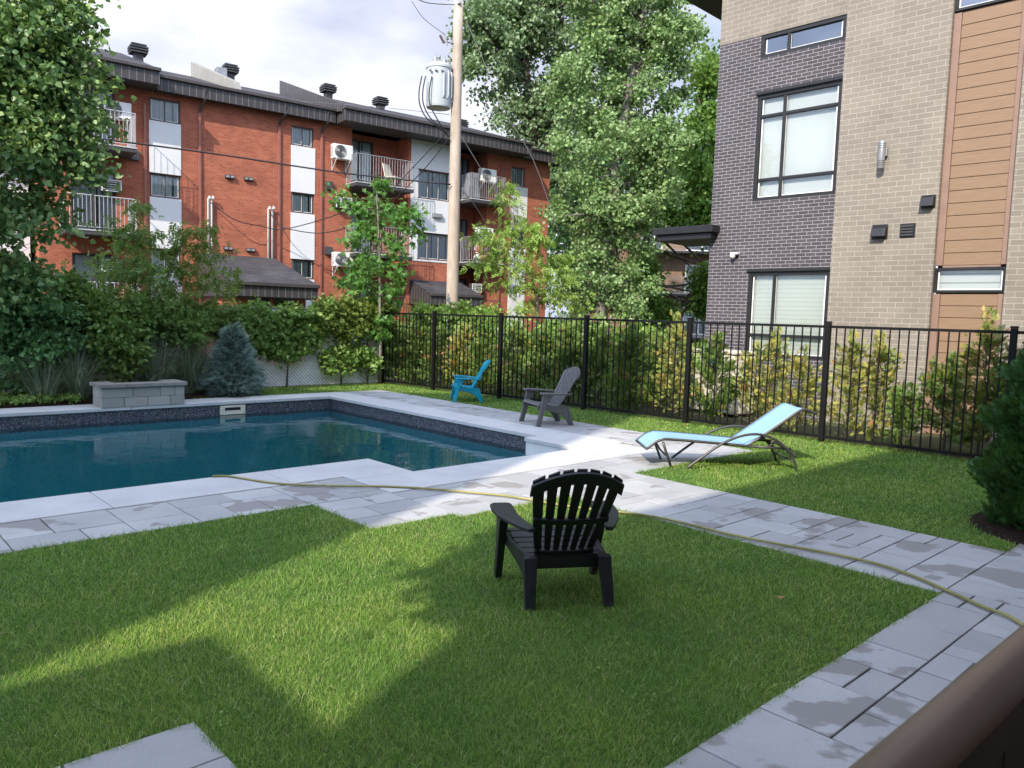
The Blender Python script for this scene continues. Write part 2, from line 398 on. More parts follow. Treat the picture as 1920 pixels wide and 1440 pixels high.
wt = MB(); wt.poly([pt(*p, -.245) for p in innr][::-1]); tag(wt.build('water', M['water'], recalc=False), kind='structure')
# coping, cut in cast lengths
cp = MB()
def coping(a0, a1, b0, b1, n, along='a'):
    for i in range(n):
        gp = .0035
        if along == 'a':
            u0 = a0 + (a1 - a0) * i / n; u1 = a0 + (a1 - a0) * (i + 1) / n; abrect(cp, u0 + gp, u1 - gp, b0, b1, -.05, .008)
        else:
            u0 = b0 + (b1 - b0) * i / n; u1 = b0 + (b1 - b0) * (i + 1) / n; abrect(cp, a0, a1, u0 + gp, u1 - gp, -.05, .008)
coping(AL, 8.65, -14.75, -14.07, 7); coping(8.00, 8.65, -14.07, -7.97, 3, 'b'); coping(7.71, 8.65, -7.97, -6.89, 1, 'b')
coping(4.205, 8.52, -6.89, -6.18, 3); coping(4.205, 4.97, -7.81, -6.89, 1, 'b')
for u0, u1 in ((-7, -4.6), (-4.6, -2.6), (-2.6, -.55), (-.55, 1.95), (1.95, 3.63), (3.63, 4.205)): coping(u0, u1, -7.81, -7.075, 1)
tag(cp.build('pool_coping', M['coping'], bevel=.008), kind='structure')
jb = MB()
RECTS = [(AL, 3.37, -7.07, -6.22), (3.37, 4.2, -7.07, -5.22), (4.2, 5.54, -6.175, -5.10), (5.54, 7.03, -6.175, -1.68), (7.03, 8.65, -6.175, -5.42), (8.655, 9.71, -14.77, -5.42), (1.18, 9.5, -1.68, .35), (-4, 1.18, -3.18, .35)]
for r in RECTS: absheet(jb, *r, -.014)
tag(jb.build('patio_joint_bed', M['joint'], recalc=False), kind='structure')
U = .165; pv = MB(); rr = random.Random(5)
occ = set(); sizes = [(2, 3), (3, 2), (3, 2), (2, 3), (2, 2), (2, 2), (3, 3), (3, 3), (1, 2), (2, 1)]
def inpatio(a, b): return any(r[0] - 1e-6 <= a <= r[1] + 1e-6 and r[2] - 1e-6 <= b <= r[3] + 1e-6 for r in RECTS)
for R_i, (a0, a1, b0, b1) in enumerate(RECTS):
    na = max(1, round((a1 - a0) / U)); nb = max(1, round((b1 - b0) / U)); ua = (a1 - a0) / na; ub = (b1 - b0) / nb
    oc = [[False] * nb for _ in range(na)]
    for i in range(na):
        for j in range(nb):
            if oc[i][j]: continue
            cand = sizes[:]; rr.shuffle(cand); cand += [(1, 1)]
            for (p, q) in cand:
                if i + p > na or j + q > nb: continue
                if any(oc[i + x][j + y] for x in range(p) for y in range(q)): continue
                if (p, q) != (1, 1) and (na - i - p == 1 or nb - j - q == 1) and rr.random() < .9: continue
                break
            for x in range(p):
                for y in range(q): oc[i + x][j + y] = True
            gp = rr.uniform(.0030, .0062); dz = rr.uniform(-.0015, .0015)
            abrect(pv, a0 + i * ua + gp, a0 + (i + p) * ua - gp, b0 + j * ub + gp, b0 + (j + q) * ub - gp, -.03, dz)
tag(pv.build('patio', M['paver'], bevel=.003, seg=1), kind='structure')
# lawn
LR = [(AL, 1.18, -6.22, -3.18), (1.18, 3.37, -6.22, -1.68), (3.37, 4.2, -5.22, -1.68), (4.2, 5.54, -5.10, -1.68), (7.03, 9.71, -5.42, -1.68), (9.71, 11.75, -16.3, -1.68), (5.4, 9.71, -16.3, -14.76)]
lw = MB()
for r in LR: absheet(lw, *r, -.008)
tag(lw.build('lawn', M['lawn'], recalc=False), kind='structure')
def fencea(b): return 10.72 + (b + 16.2) * .066
def blades():
    P = []
    for (a0, a1, b0, b1) in LR:
        area = (a1 - a0) * (b1 - b0); n = int(area * 34000)
        a = nr.uniform(a0 - .045, a1 + .045, n); b = nr.uniform(b0 - .045, b1 + .045, n)
        wob = .012 + .016 * np.sin(a * 9.1 + b * 7.3) * np.sin(a * 23 - b * 17) + nr.gamma(1, .006, n)
        ins = (a > a0 - wob) & (a < a1 + wob) & (b > b0 - wob) & (b < b1 + wob)
        x = .731 * a + .682 * b; y = .682 * a - .731 * b; d = np.hypot(x, y)
        keep = nr.rand(n) < np.minimum(1, (3.3 / np.maximum(d, .1)) ** 1.75)
        keep &= ins & (y > 1.5) & (np.abs(x) < y * .8 + 1.2) & (a < fencea(b) + .1)
        mul = np.hypot(a - 8.2, b + 1.3) < .95
        keep &= ~(mul & (nr.rand(n) < .97))
        # worn patches
        P.append(np.stack([x[keep], y[keep], d[keep]], 1))
    P = np.concatenate(P); n = len(P); d = P[:, 2]
    ws = .00105 * np.maximum(1, d / 3.5) ** .95 * nr.uniform(.7, 1.4, n); hs = nr.gamma(6, .0040, n) * np.where(nr.rand(n) < .03, 1.5, 1)
    an = nr.uniform(0, 2 * np.pi, n); dx, dy = np.cos(an), np.sin(an)
    la = nr.uniform(0, 2 * np.pi, n); lm = hs * np.abs(nr.normal(0, .95, n)); lx, ly = np.cos(la) * lm, np.sin(la) * lm
    V = np.zeros((n, 5, 3), np.float32); base = np.stack([P[:, 0], P[:, 1], np.full(n, -.012)], 1)
    W_ = np.stack([dx * ws, dy * ws, np.zeros(n)], 1)
    mid = base + np.stack([lx * .35, ly * .35, hs * .6], 1); tip = base + np.stack([lx, ly, hs], 1)
    V[:, 0] = base - W_; V[:, 1] = base + W_; V[:, 2] = mid + W_ * .8; V[:, 3] = mid - W_ * .8; V[:, 4] = tip
    i = np.arange(n)[:, None] * 5
    F = np.concatenate([i + np.array([[0, 1, 2]]), i + np.array([[0, 2, 3]]), i + np.array([[3, 2, 4]])], 0)
    o = npmesh('grass', V.reshape(-1, 3), F, M['grass']); print('blades', n)
    return tag(o, 'short green lawn grass around the pool patio', 'grass', kind='stuff')
blades()
# mulch beds (mounded sheets)
def mound(name, pts, z, h):
    c = sum(pts, Vector()) / len(pts); mb = MB(); rings = []
    for k, (s_, zz) in enumerate(((1, z), (.85, z + h * .6), (.6, z + h), (.3, z + h))):
        rings.append([Vector((c.x + (p.x - c.x) * s_ + rnd.uniform(-.03, .03), c.y + (p.y - c.y) * s_ + rnd.uniform(-.03, .03), zz + rnd.uniform(-.01, .01))) for p in pts])
    for a, b in zip(rings[:-1], rings[1:]):
        n = len(pts)
        for i in range(n): mb.quad(a[i], a[(i + 1) % n], b[(i + 1) % n], b[i])
    mb.poly(rings[-1]); return tag(mb.build(name, M['mulch'], recalc=False, smooth=True), kind='structure')
def polyl(ps, n=8):
    out = []
    for i in range(len(ps)):
        p, q = Vector(ps[i]), Vector(ps[(i + 1) % len(ps)])
        for k in range(n): out.append(p.lerp(q, k / n))
    return out
mound('mulch_bed', polyl([pt(-7, -14.76), pt(3, -14.76), pt(5.9, -14.76), pt(7.0, -15.1), pt(6.4, -16.1), pt(3, -16.25), pt(-7, -16.25)], 5), -.012, .07)
mound('mulch_ring', [pt(8.25 + 1.0 * math.cos(t), -1.35 + .95 * math.sin(t)) for t in np.linspace(0, 2 * math.pi, 24, endpoint=False)], -.012, .05)

# ---------------------------------------------------------------- building helpers
class Bld:
    def __init__(s, ox, oy, ang, name, label, cat, group=None):
        s.o = np.array([ox, oy]); s.a = rad(ang); s.D = np.array([math.cos(s.a), math.sin(s.a)]); s.N = np.array([s.D[1], -s.D[0]])
        s.root = empty(name, (ox, oy, 0), s.a, label, cat, group)
    def sz(s, px, py, t=0.):
        r = ray(px, py); k = ((s.o + s.N * t) @ s.N) / (r[:2] @ s.N); q = r[:2] * k
        return float((q - s.o) @ s.D), float(CAMH + r[2] * k)
    def rect(s, x0, x1, yt, yb, t=0.):    # pixel box (y at mid x) -> s0,s1,z0,z1
        xm = (x0 + x1) / 2
        return s.sz(x0, (yt + yb) / 2, t)[0], s.sz(x1, (yt + yb) / 2, t)[0], s.sz(xm, yb, t)[1], s.sz(xm, yt, t)[1]
    def find_t(s, px, py, s0):
        lo, hi = -3., 8.
        for _ in range(40):
            m = (lo + hi) / 2
            if s.sz(px, py, m)[0] < s0: hi = m
            else: lo = m
        return m if True else None
    def world(s, x, y, z=0.):
        q = s.o + s.D * x - s.N * y; return Vector((q[0], q[1], z))
def wallmesh(mb, s0, s1, z0, z1, holes=(), y=0., rev=.12, back=None):
    ss = sorted({s0, s1, *[min(max(h[0], s0), s1) for h in holes], *[min(max(h[1], s0), s1) for h in holes]})
    zs = sorted({z0, z1, *[min(max(h[2], z0), z1) for h in holes], *[min(max(h[3], z0), z1) for h in holes]})
    for a, b in zip(ss[:-1], ss[1:]):
        for c, d in zip(zs[:-1], zs[1:]):
            m, n = (a + b) / 2, (c + d) / 2
            if any(h[0] < m < h[1] and h[2] < n < h[3] for h in holes): continue
            mb.quad((a, y, c), (b, y, c), (b, y, d), (a, y, d))
    for (a, b, c, d) in holes:
        yr = y + rev
        mb.quad((a, y, c), (a, y, d), (a, yr, d), (a, yr, c)); mb.quad((b, y, c), (b, yr, c), (b, yr, d), (b, y, d))
        mb.quad((a, y, c), (a, yr, c), (b, yr, c), (b, y, c)); mb.quad((a, y, d), (b, y, d), (b, yr, d), (a, yr, d))
def window(par, a, b, c, d, y, mulls=(.5,), trans=(), fm='dark_metal', gm='glass', cm='curtain', fw=.05, name='window', white_in=False, dark_ix=(), dep=.07):
    """frame from a..b, c..d with vertical mullions (fractions) and transoms (fractions of height)"""
    f = MB(); f.box(a, b, y - dep / 2, y + dep / 2, c, c + fw); f.box(a, b, y - dep / 2, y + dep / 2, d - fw, d)
    f.box(a, a + fw, y - dep / 2, y + dep / 2, c + fw, d - fw); f.box(b - fw, b, y - dep / 2, y + dep / 2, c + fw, d - fw)
    xs = [a + fw] + [a + (b - a) * m for m in mulls] + [b - fw]; zs = [c + fw] + [c + (d - c) * t for t in trans] + [d - fw]
    for m in mulls: x = a + (b - a) * m; f.box(x - fw * .45, x + fw * .45, y - dep / 2 + .003, y + dep / 2 - .003, c + fw, d - fw)
    for t in trans: z = c + (d - c) * t; f.box(a + fw, b - fw, y - dep / 2 + .006, y + dep / 2 - .006, z - fw * .4, z + fw * .4)
    fo = f.build(name, M[fm], par, bevel=.004, seg=1)
    p = MB(); p.quad((a + fw * .5, y + .004, c + fw * .5), (b - fw * .5, y + .004, c + fw * .5), (b - fw * .5, y + .004, d - fw * .5), (a + fw * .5, y + .004, d - fw * .5))
    po = p.build('pane', M[gm], fo, recalc=False)
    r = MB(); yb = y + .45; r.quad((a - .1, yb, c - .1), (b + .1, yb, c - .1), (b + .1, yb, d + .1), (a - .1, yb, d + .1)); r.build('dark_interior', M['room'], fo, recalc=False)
    if cm:
        k = MB(); yc = y + .06
        n = max(2, int((b - a) / .055)) if 'curtain' in cm else 1
        for i in range(n):
            u0, u1 = a + fw * .6 + (b - a - fw * 1.2) * i / n, a + fw * .6 + (b - a - fw * 1.2) * (i + 1) / n
            if 'curtain' in cm and (i * 7919) % 13 == 0 and n > 6: continue
            dy = .012 if i % 2 else 0
            k.quad((u0, yc + dy, c + .02), (u1, yc + .012 - dy, c + .02), (u1, yc + .012 - dy, d - .03), (u0, yc + dy, d - .03))
        k.build('blind', M[cm], fo, boxuv=True, recalc=False)
    if white_in:
        q = MB(); e = .022
        for i in range(len(xs) - 1):
            x0, x1 = xs[i] + fw * .2, xs[i + 1] - fw * .2
            q.box(x0, x0 + e, y - .01, y + .02, c + fw, d - fw); q.box(x1 - e, x1, y - .01, y + .02, c + fw, d - fw); q.box(x0 + e, x1 - e, y - .01, y + .02, c + fw, c + fw + e)
        q.build('sash', M['white_paint'], fo)
    return fo
def railing(par, path, z0, z1, mat, sp=.12, name='railing', closed=False):
    f = MB()
    for (p, q) in zip(path[:-1], path[1:]):
        p, q = Vector((*p, 0)), Vector((*q, 0)); L_ = (q - p).length; n = max(2, round(L_ / sp))
        for z in (z0 + .08, z1): f.tube([p + Vector((0, 0, z)), q + Vector((0, 0, z))], .018 if z == z1 else .013, 5)
        for i in range(n + 1):
            x = p.lerp(q, i / n); r = .018 if i in (0, n) else .008
            f.tube([x + Vector((0, 0, z0 if i in (0, n) else z0 + .08)), x + Vector((0, 0, z1))], r, 4, cap=False)
    return f.build(name, mat, par)
def balcony(par, a, b, out, zs, zr, rin=0., mat='grey_metal', th=.16):
    s_ = MB(); s_.box(a, b, -out, rin - .01 if rin else -.002, zs - th, zs - .04); so = s_.build('balcony_slab', M['dark_grey'], par, bevel=.01)
    t = MB(); t.box(a - .01, b + .01, -out - .02, rin - .013 if rin else -.004, zs - .04, zs); t.build('slab_top', M['concrete_slab'], so, bevel=.008)
    r = railing(par, [(a + .03, -.02), (a + .03, -out + .03), (b - .03, -out + .03), (b - .03, -.02)], zs, zr, M[mat], .115)
    return so

# ---------------------------------------------------------------- red brick apartment building
RB = Bld(-12, 26.7, 36.5, 'apartment_building', 'long three storey red brick apartment building with white panels and dark roof', 'building')
rt = RB.root
holes = []; wins = []
def addwin(x0, x1, yt, yb, **k):
    r = RB.rect(x0, x1, yt, yb); holes.append(r); wins.append((r, k)); return r
C1 = [(280, 338.5, 186, 229, 'curtain_dim'), (281, 339, 327, 371, 'curtain'), (282, 339.5, 467, 511, 'blind')]
C2 = [(546, 588.5, 238, 274.5, 'curtain_dim'), (546.5, 589, 362.5, 400, 'curtain'), (547, 589, 487, 523, 'curtain_dim')]
for c in C1 + C2: addwin(*c[:4], cm=c[4], white_in=True)
C3 = [(959, 984.5, 314, 350, 'curtain_dim'), (959, 986, 432, 466, 'curtain_dim')]
for c in C3: addwin(*c[:4], cm=c[4], white_in=True)
W1 = addwin(784, 845, 321, 375, mulls=(.33, .66), cm='curtain_dim', white_in=True); W2 = addwin(782.5, 845, 438, 488, mulls=(.33, .66), cm='curtain_dim', white_in=True)
F3, F2, F1 = 6.72, 4.05, 1.38     # balcony floor levels
for (za) in (F3, F2, F1): pass
# left wing patio doors
for z in (F3, F2, F1):
    r = (-2.85, -1.55, z + .02, z + 2.0); holes.append(r); wins.append((r, dict(cm='curtain_dim' if z != F1 else 'curtain', mulls=(.5,), name='patio_door', fw=.06)))
RC1 = (6.80, 9.30); RC2 = (11.75, 13.25)
S0, S1 = -3.75, 16.75; ZT = 8.95
wb = MB()
wallmesh(wb, S0, RC1[0], -.1, ZT, [h for h in holes if h[1] <= RC1[0] + .01])
wallmesh(wb, RC1[1], RC2[0], -.1, ZT, [h for h in holes if RC1[1] <= h[0] and h[1] <= RC2[0]])
wallmesh(wb, RC2[1], S1, -.1, ZT, [h for h in holes if RC2[1] <= h[0]])
dholes = []
for (a, b) in (RC1, RC2):
    hs_ = [(a + .25, a + (1.45 if a == RC1[0] else 1.25), z + .03, z + 2.02) for z in (F3, F2, F1)]
    dholes.append((a, hs_)); wallmesh(wb, a, b, -.1, ZT, hs_, y=1.1)
    wb.quad((a, 0, -.1), (a, 1.1, -.1), (a, 1.1, ZT), (a, 0, ZT)); wb.quad((b, 1.1, -.1), (b, 0, -.1), (b, 0, ZT), (b, 1.1, ZT))
wb.quad((S1, 0, -.1), (S1, 11, -.1), (S1, 11, ZT), (S1, 0, ZT)); wb.quad((S0, 11, -.1), (S0, 0, -.1), (S0, 0, ZT), (S0, 11, ZT))
wb.quad((S1, 11, -.1), (S0, 11, -.1), (S0, 11, ZT), (S1, 11, ZT))
wb.build('wall', M['red_brick'], rt, boxuv=True, recalc=False)
ng = MB(); ng.box(-12, -3.9, 1.2, 10, -.1, 8.6); ng.build('white_rear_wing', M['white_panel'], rt)
for r, k in wins: window(rt, *r, .09, **k)
for a, hs_ in dholes:
    for h in hs_: window(rt, *h, 1.19, mulls=(.5,), cm='curtain' if a == RC1[0] else 'curtain_dim', name='patio_door', fw=.06)
# white infill panels, 3 cm proud, between the windows of each column
def panels(a, b, zlist):
    for z0, z1 in zlist:
        p = MB(); p.box(a, b, -.025, .02, z0, z1); p.build('white_panel', M['white_panel'], rt, bevel=.006, seg=1)
for col in (0, 3, 6):
    hh = holes[col:col + 3] if col < 6 else holes[6:8]
    hh = sorted(hh, key=lambda h: h[2]); a = min(h[0] for h in hh); b = max(h[1] for h in hh)
    zl = [( -.05, hh[0][2] - .01)] + [(p[3] + .01, q[2] - .01) for p, q in zip(hh[:-1], hh[1:])]
    panels(a - .005, b + .005, zl)
hb = sorted(holes[8:10], key=lambda h: h[2]); ba, bb = 9.42, 11.74
panels(ba, bb, [(3.95, hb[0][2] - .01), (hb[0][3] + .01, hb[1][2] - .01), (hb[1][3] + .01, 8.93)])
for h in hb:
    panels(ba, h[0] - .004, [(h[2], h[3])]); panels(h[1] + .004, bb, [(h[2], h[3])])
# roof: fascia strips and slopes
for p_ in ((250,104),(330,133),(440,168),(560,181),(700,205),(900,262)): print('ridge', p_, RB.sz(*p_, -5.5))
ZR1 = 11.15
def eave(a, b, t, zb=8.86, h=.42, zr=11.05, yr=5.5):
    f = MB(); f.box(a, b, -t, -t + .06, zb, zb + h); fo = f.build('fascia', M['rib_metal'], rt, boxuv=True)
    for xa in (a, b - .05): e = MB(); e.box(xa, xa + .05, -t + .06, .3, zb, zb + h); e.build('fascia_end', M['rib_metal'], fo, boxuv=True)
    s_ = MB(); s_.box(a + .05, b - .05, -t + .06, .25, zb + .03, zb + .07); s_.build('soffit', M['dark_grey'], fo)
    gg = MB(); gg.box(a - .04, b + .04, -t - .10, -t - .002, zb + h - .02, zb + h + .09); gg.build('gutter', M['dark_metal'], fo, bevel=.015)
    r = MB(); z0 = zb + h + .06; r.prism([(a - .03, -t - .03, z0), (a - .03, yr, zr), (a - .03, yr, zb + .2), (a - .03, -t - .03, z0 - .05)], [(b + .03, -t - .03, z0), (b + .03, yr, zr), (b + .03, yr, zb + .2), (b + .03, -t - .03, z0 - .05)])
    return r
rf = eave(-.35, 5.93, .45, zr=ZR1); ro = rf.build('roof', M['shingle'], rt)
for (a, b, t, zr) in ((-12., -.42, 1.15, 11.5), (6.0, 14.75, 1.15, 11.4), (14.82, 17.2, .45, 10.95)): eave(a, b, t, zr=zr).build('roof', M['shingle'], rt)
bk = MB(); bk.prism([(-12, 5.45, 8.9), (-12, 5.45, 10.9), (-12, 11.3, 8.9)], [(17.1, 5.45, 8.9), (17.1, 5.45, 10.9), (17.1, 11.3, 8.9)]); bk.build('roof', M['shingle'], rt)
fw_ = MB(); fw_.prism([(2.2, -.4, 9.4), (2.2, -.2, 9.7), (2.2, 5.6, 11.75), (2.2, 5.6, 10.2)], [(2.42, -.4, 9.4), (2.42, -.2, 9.7), (2.42, 5.6, 11.75), (2.42, 5.6, 10.2)]); fw_.build('fire_wall', M['taupe'], rt)
fw_ = MB(); fw_.prism([(5.9, -.9, 9.2), (5.9, -.9, 9.5), (5.9, 5.6, 11.75), (5.9, 5.6, 10.2)], [(6.02, -.9, 9.2), (6.02, -.9, 9.5), (6.02, 5.6, 11.75), (6.02, 5.6, 10.2)]); fw_.build('fire_wall', M['rib_metal'], rt, boxuv=True)
# roof vents
def roofvent(x, y, z, s_=1.):
    v = MB(); v.box(x - .15 * s_, x + .15 * s_, y - .15 * s_, y + .15 * s_, z - .3, z + .30 * s_); o = v.build('roof_vent', M['dark_grey'], rt)
    c = MB()
    for i in range(4): e = .30 * s_ - (.05 if i == 3 else 0) - (.02 if i == 0 else 0); c.box(x - e, x + e, y - e, y + e, z + (.30 + .09 * i) * s_, z + (.355 + .09 * i) * s_)
    c.box(x - .17 * s_, x + .17 * s_, y - .17 * s_, y + .17 * s_, z + .3 * s_, z + .6 * s_); c.build('vent_cap', M['dark_grey'], o, bevel=.01)
for (px, py, t) in ((259, 118, -2.5), (431, 152, -4.5), (615, 187, -4.2), (713, 210, -4.0), (863, 250, -4.0)):
    s_, z = RB.sz(px, py, t); roofvent(s_, -t, z, 1.0)
bx = MB(); s_, z = RB.sz(414, 150, -4.3); bx.box(s_ - .2, s_ + .2, 4.1, 4.5, z - .2, z + .45); bx.build('roof_vent', M['grey_metal'], rt, bevel=.02)
# downspouts
def spout(px0, py0, px1, py1, zbot=-.05, name='downspout', m='downspout', r=.045, elbow=True):
    s_, z = RB.sz(px0, py0); z2 = RB.sz(px1, py1)[1] if py1 else zbot
    mb = MB(); mb.box(s_ - r, s_ + r, -.075, -.004, z2, 8.45); o = mb.build(name, M[m], rt, bevel=.01)
    if elbow:
        e = MB(); e.tube([(s_, -.04, 8.44), (s_, -.06, 8.55), (s_ + .08, -.40, 8.84), (s_ + .08, -.46, 9.2)], .045, 6); e.build('elbow', M['dark_metal'], o)
for x in (374, 523, 602): spout(x, 300, x, None)
spout(272, 300, 272, None, elbow=False); spout(939, 360, 939, None, elbow=False)
# wall lights, vents, conduits
for (x, y) in ((430, 332), (465, 336), (427, 466), (469, 469)):
    s_, z = RB.sz(x, y); mb = MB(); mb.box(s_ - .16, s_ + .16, -.10, -.003, z - .06, z + .07); o = mb.build('wall_vent', M['dark_metal'], rt, bevel=.015)
    k = MB()
    for dx in (-.08, .08): k.box(s_ + dx - .055, s_ + dx + .055, -.125, -.101, z - .04, z + .035)
    k.build('flap', M['grey_metal'], o, bevel=.008)
for (x, y) in ((252, 292), (253, 442), (616, 348), (615, 470)):
    s_, z = RB.sz(x, y); mb = MB(); mb.box(s_ - .14, s_ + .14, -.12, -.003, z - .16, z + .15); mb.build('wall_vent', M['dark_grey'], rt, bevel=.015)
s_, z = RB.sz(818, 405); mb = MB(); mb.box(s_ - .22, s_ + .22, -.16, -.03, z - .08, z + .10); mb.build('wall_light', M['grey_metal'], rt, bevel=.02)
for (x0, x1, yt, yb) in ((389.5, 396, 374, 476), (502, 509.5, 393, 484)):
    for x in (x0, x1):
        s_, zt = RB.sz(x, yt); zb_ = RB.sz(x, yb)[1]; mb = MB(); mb.tube([(s_, -.08, zb_ - .2), (s_, -.08, zt), (s_ + .02, -.16, zt + .08), (s_ + .02, -.22, zt)], .038, 8); mb.build('conduit', M['white_paint'], rt, smooth=True)
# lean-to entrance annexes
def annex(s0, s1, zt, t, ze, wins_, name='entrance_annex'):
    y = -t; o_ = MB()
    o_.prism([(s0, .0, zt), (s0, y, ze), (s0, y, ze - .06), (s0, .0, zt - .06)], [(s1, .0, zt), (s1, y, ze), (s1, y, ze - .06), (s1, .0, zt - .06)])
    ro = o_.build('annex_roof', M['shingle'], rt)
    f = MB(); f.box(s0, s1, y - .03, y + .02, ze - .46, ze - .07); f.build('annex_fascia', M['rib_metal'], ro, boxuv=True)
    gg = MB(); gg.box(s0 - .03, s1 + .03, y - .12, y - .032, ze - .12, ze - .0); gg.build('gutter', M['dark_metal'], ro, bevel=.015)
    for x in (s0 + .0, s1 - .04): e = MB(); e.prism([(x, -.003, zt - .07), (x, y + .02, ze - .07), (x, y + .02, ze - .46), (x, -.003, ze - .46)], [(x + .04, -.003, zt - .07), (x + .04, y + .02, ze - .07), (x + .04, y + .02, ze - .46), (x + .04, -.003, ze - .46)]); e.build('annex_gable', M['rib_metal'], ro, boxuv=True)
    sf = MB(); sf.box(s0 + .05, s1 - .05, y + .03, -.01, ze - .50, ze - .46); sf.build('annex_soffit', M['dark_grey'], ro)
    wl = MB(); yy = y + .55; wallmesh(wl, s0 + .2, s1 - .2, -.1, ze - .5, wins_, y=yy, rev=.1)
    wl.quad((s0 + .2, 0, -.1), (s0 + .2, yy, -.1), (s0 + .2, yy, ze - .5), (s0 + .2, 0, ze - .5)); wl.quad((s1 - .2, yy, -.1), (s1 - .2, 0, -.1), (s1 - .2, 0, ze - .5), (s1 - .2, yy, ze - .5))
    wl.build('annex_wall', M['red_brick'], rt, boxuv=True, recalc=False)
    for h in wins_: window(rt, *h, yy + .06, mulls=(), cm=None, gm='glass', fw=.06)
s0, zt = RB.sz(370, 474); s1, _ = RB.sz(515, 484); t_ = RB.find_t(437, 526, s0); ze = RB.sz(437, 526, t_)[1]
print('annex1', s0, s1, zt, t_, ze)
w1 = RB.rect(464, 505, 556, 640, t_ - .55); w2 = RB.rect(513, 553, 558, 640, t_ - .55)
annex(s0, s1, zt, t_, ze, [w1, w2])
s0, zt = RB.sz(768, 524); t_ = RB.find_t(806, 549, s0); ze = RB.sz(806, 549, t_)[1]; s1 = RB.sz(903, 553, t_)[0]
print('annex2', s0, s1, zt, t_, ze)
annex(s0, s1, zt, t_, ze, [(s0 + .5, s0 + 1.1, 1.0, 1.75), (s0 + 1.5, s0 + 2.1, 1.0, 1.75)])
# balconies
for z in (F3, F2): balcony(rt, -3.2, -1.15, 1.35, z, z + 1.05, mat='pale_metal')
for z in (F3, F2): balcony(rt, 6.55, 9.05, .95, z, z + 1.05, rin=1.1)
railing(rt, [(-3.2, -1.3), (-1.1, -1.3), (-1.1, -.02)], F1, F1 + 1.05, M['pale_metal'])
for z in (F3, F2): balcony(rt, 11.9, 13.75, .75, z, z + 1.05, rin=1.1)
for (a, b) in ((6.85, 9.2), (12.2, 13.9)): railing(rt, [(a, -.2), (b, -.2)], F1, F1 + 1.05, M['dark_metal'])
# air conditioners
def heatpump(x, yy, z, label, brackets=True, rot=0., wd=.80, ht=.55):
    e = empty('air_conditioner', RB.world(x, yy, z), RB.a, label, 'air conditioner', 'air conditioners on the brick building')
    b = MB(); b.box(-wd / 2, wd / 2, -.3, 0, 0, ht); b.build('casing', M['white_paint'], e, bevel=.025)
    f = MB()
    n = 9
    for k in range(n): rr_ = .05 + .155 * k / (n - 1) * 1.2; f.tube([(-.12 + rr_ * math.cos(a), -.312, ht / 2 + rr_ * math.sin(a)) for a in np.linspace(0, 2 * math.pi, 19)], .005, 4, cap=False)
    f.build('fan_grille', M['grey_metal'], e)
    d = MB(); d.poly([(-.12 + .24 * math.cos(a), -.304, ht / 2 + .24 * math.sin(a)) for a in np.linspace(0, 2 * math.pi, 24, endpoint=False)]); d.build('fan_recess', M['dark_grey'], e, recalc=False)
    s_ = MB()
    for i in range(7): s_.box(-wd / 2 - .008, -wd / 2 - .001, -.26, -.04, .08 + i * .058, .1 + i * .058)
    s_.build('side_louvre', M['grey_metal'], e)
    if brackets:
        k = MB()
        for dx in (-.28, .28): k.tube([(dx, -.32, -.02), (dx, .13, -.02), (dx, .13, -.40), (dx, -.28, -.03)], .018, 5)
        k.build('bracket', M['white_paint'], e)
    return e
def pos(px, py, t): return RB.sz(px, py, t)
for (px, py, t, y, lab) in ((222, 222, .5, -.15, 'white air conditioner with red mark high on the left brick wall beside the top balcony'),
                         (645, 298, .5, -.15, 'white air conditioner on brackets beside the top floor patio door'),
                         (917, 341, .45, -.15, 'white air conditioner behind the top right balcony railing'),
                         (911, 451, .45, -.15, 'white air conditioner behind the lower right balcony railing'),
                         (646, 500, .5, -.15, 'cream white air conditioner low on the brick wall left of the young maple')):
    s_, z = pos(px, py, t); heatpump(s_, y, z, lab)
def windowac(px0, px1, yt, yb, label):
    a, b, c, d = RB.rect(px0, px1, yt, yb, .25); e = empty('window_air_conditioner', RB.world((a + b) / 2, 0, c), RB.a, label, 'air conditioner', 'air conditioners built into the brick wall')
    w_ = b - a; h_ = d - c; m_ = MB(); m_.box(-w_ / 2, w_ / 2, -.25, 0, 0, h_); m_.build('casing', M['dark_grey'], e, bevel=.01)
    k = MB(); fr = .03
    k.box(-w_ / 2, w_ / 2, -.275, -.252, 0, fr); k.box(-w_ / 2, w_ / 2, -.275, -.252, h_ - fr, h_); k.box(-w_ / 2, -w_ / 2 + fr, -.275, -.252, fr, h_ - fr); k.box(w_ / 2 - fr, w_ / 2, -.275, -.252, fr, h_ - fr)
    for i in range(1, 5): k.box(-w_ / 2 + fr, w_ / 2 - fr, -.272, -.255, h_ * i / 5 - .008, h_ * i / 5 + .008)
    k.box(-w_ * .22, -w_ * .18, -.27, -.256, fr, h_ - fr); k.build('grille', M['white_paint'], e)
windowac(190, 228, 337, 359, 'white slatted air conditioner grille in the brick beside the lower left balcony')
windowac(190, 230, 487, 510, 'dark air conditioner in the brick at ground floor left, behind leaves')
windowac(630, 660, 370, 390, 'white framed air conditioner in the brick just above the young maple')
windowac(885, 903, 532, 548, 'small white air conditioner in the wall beside the right entrance roof')
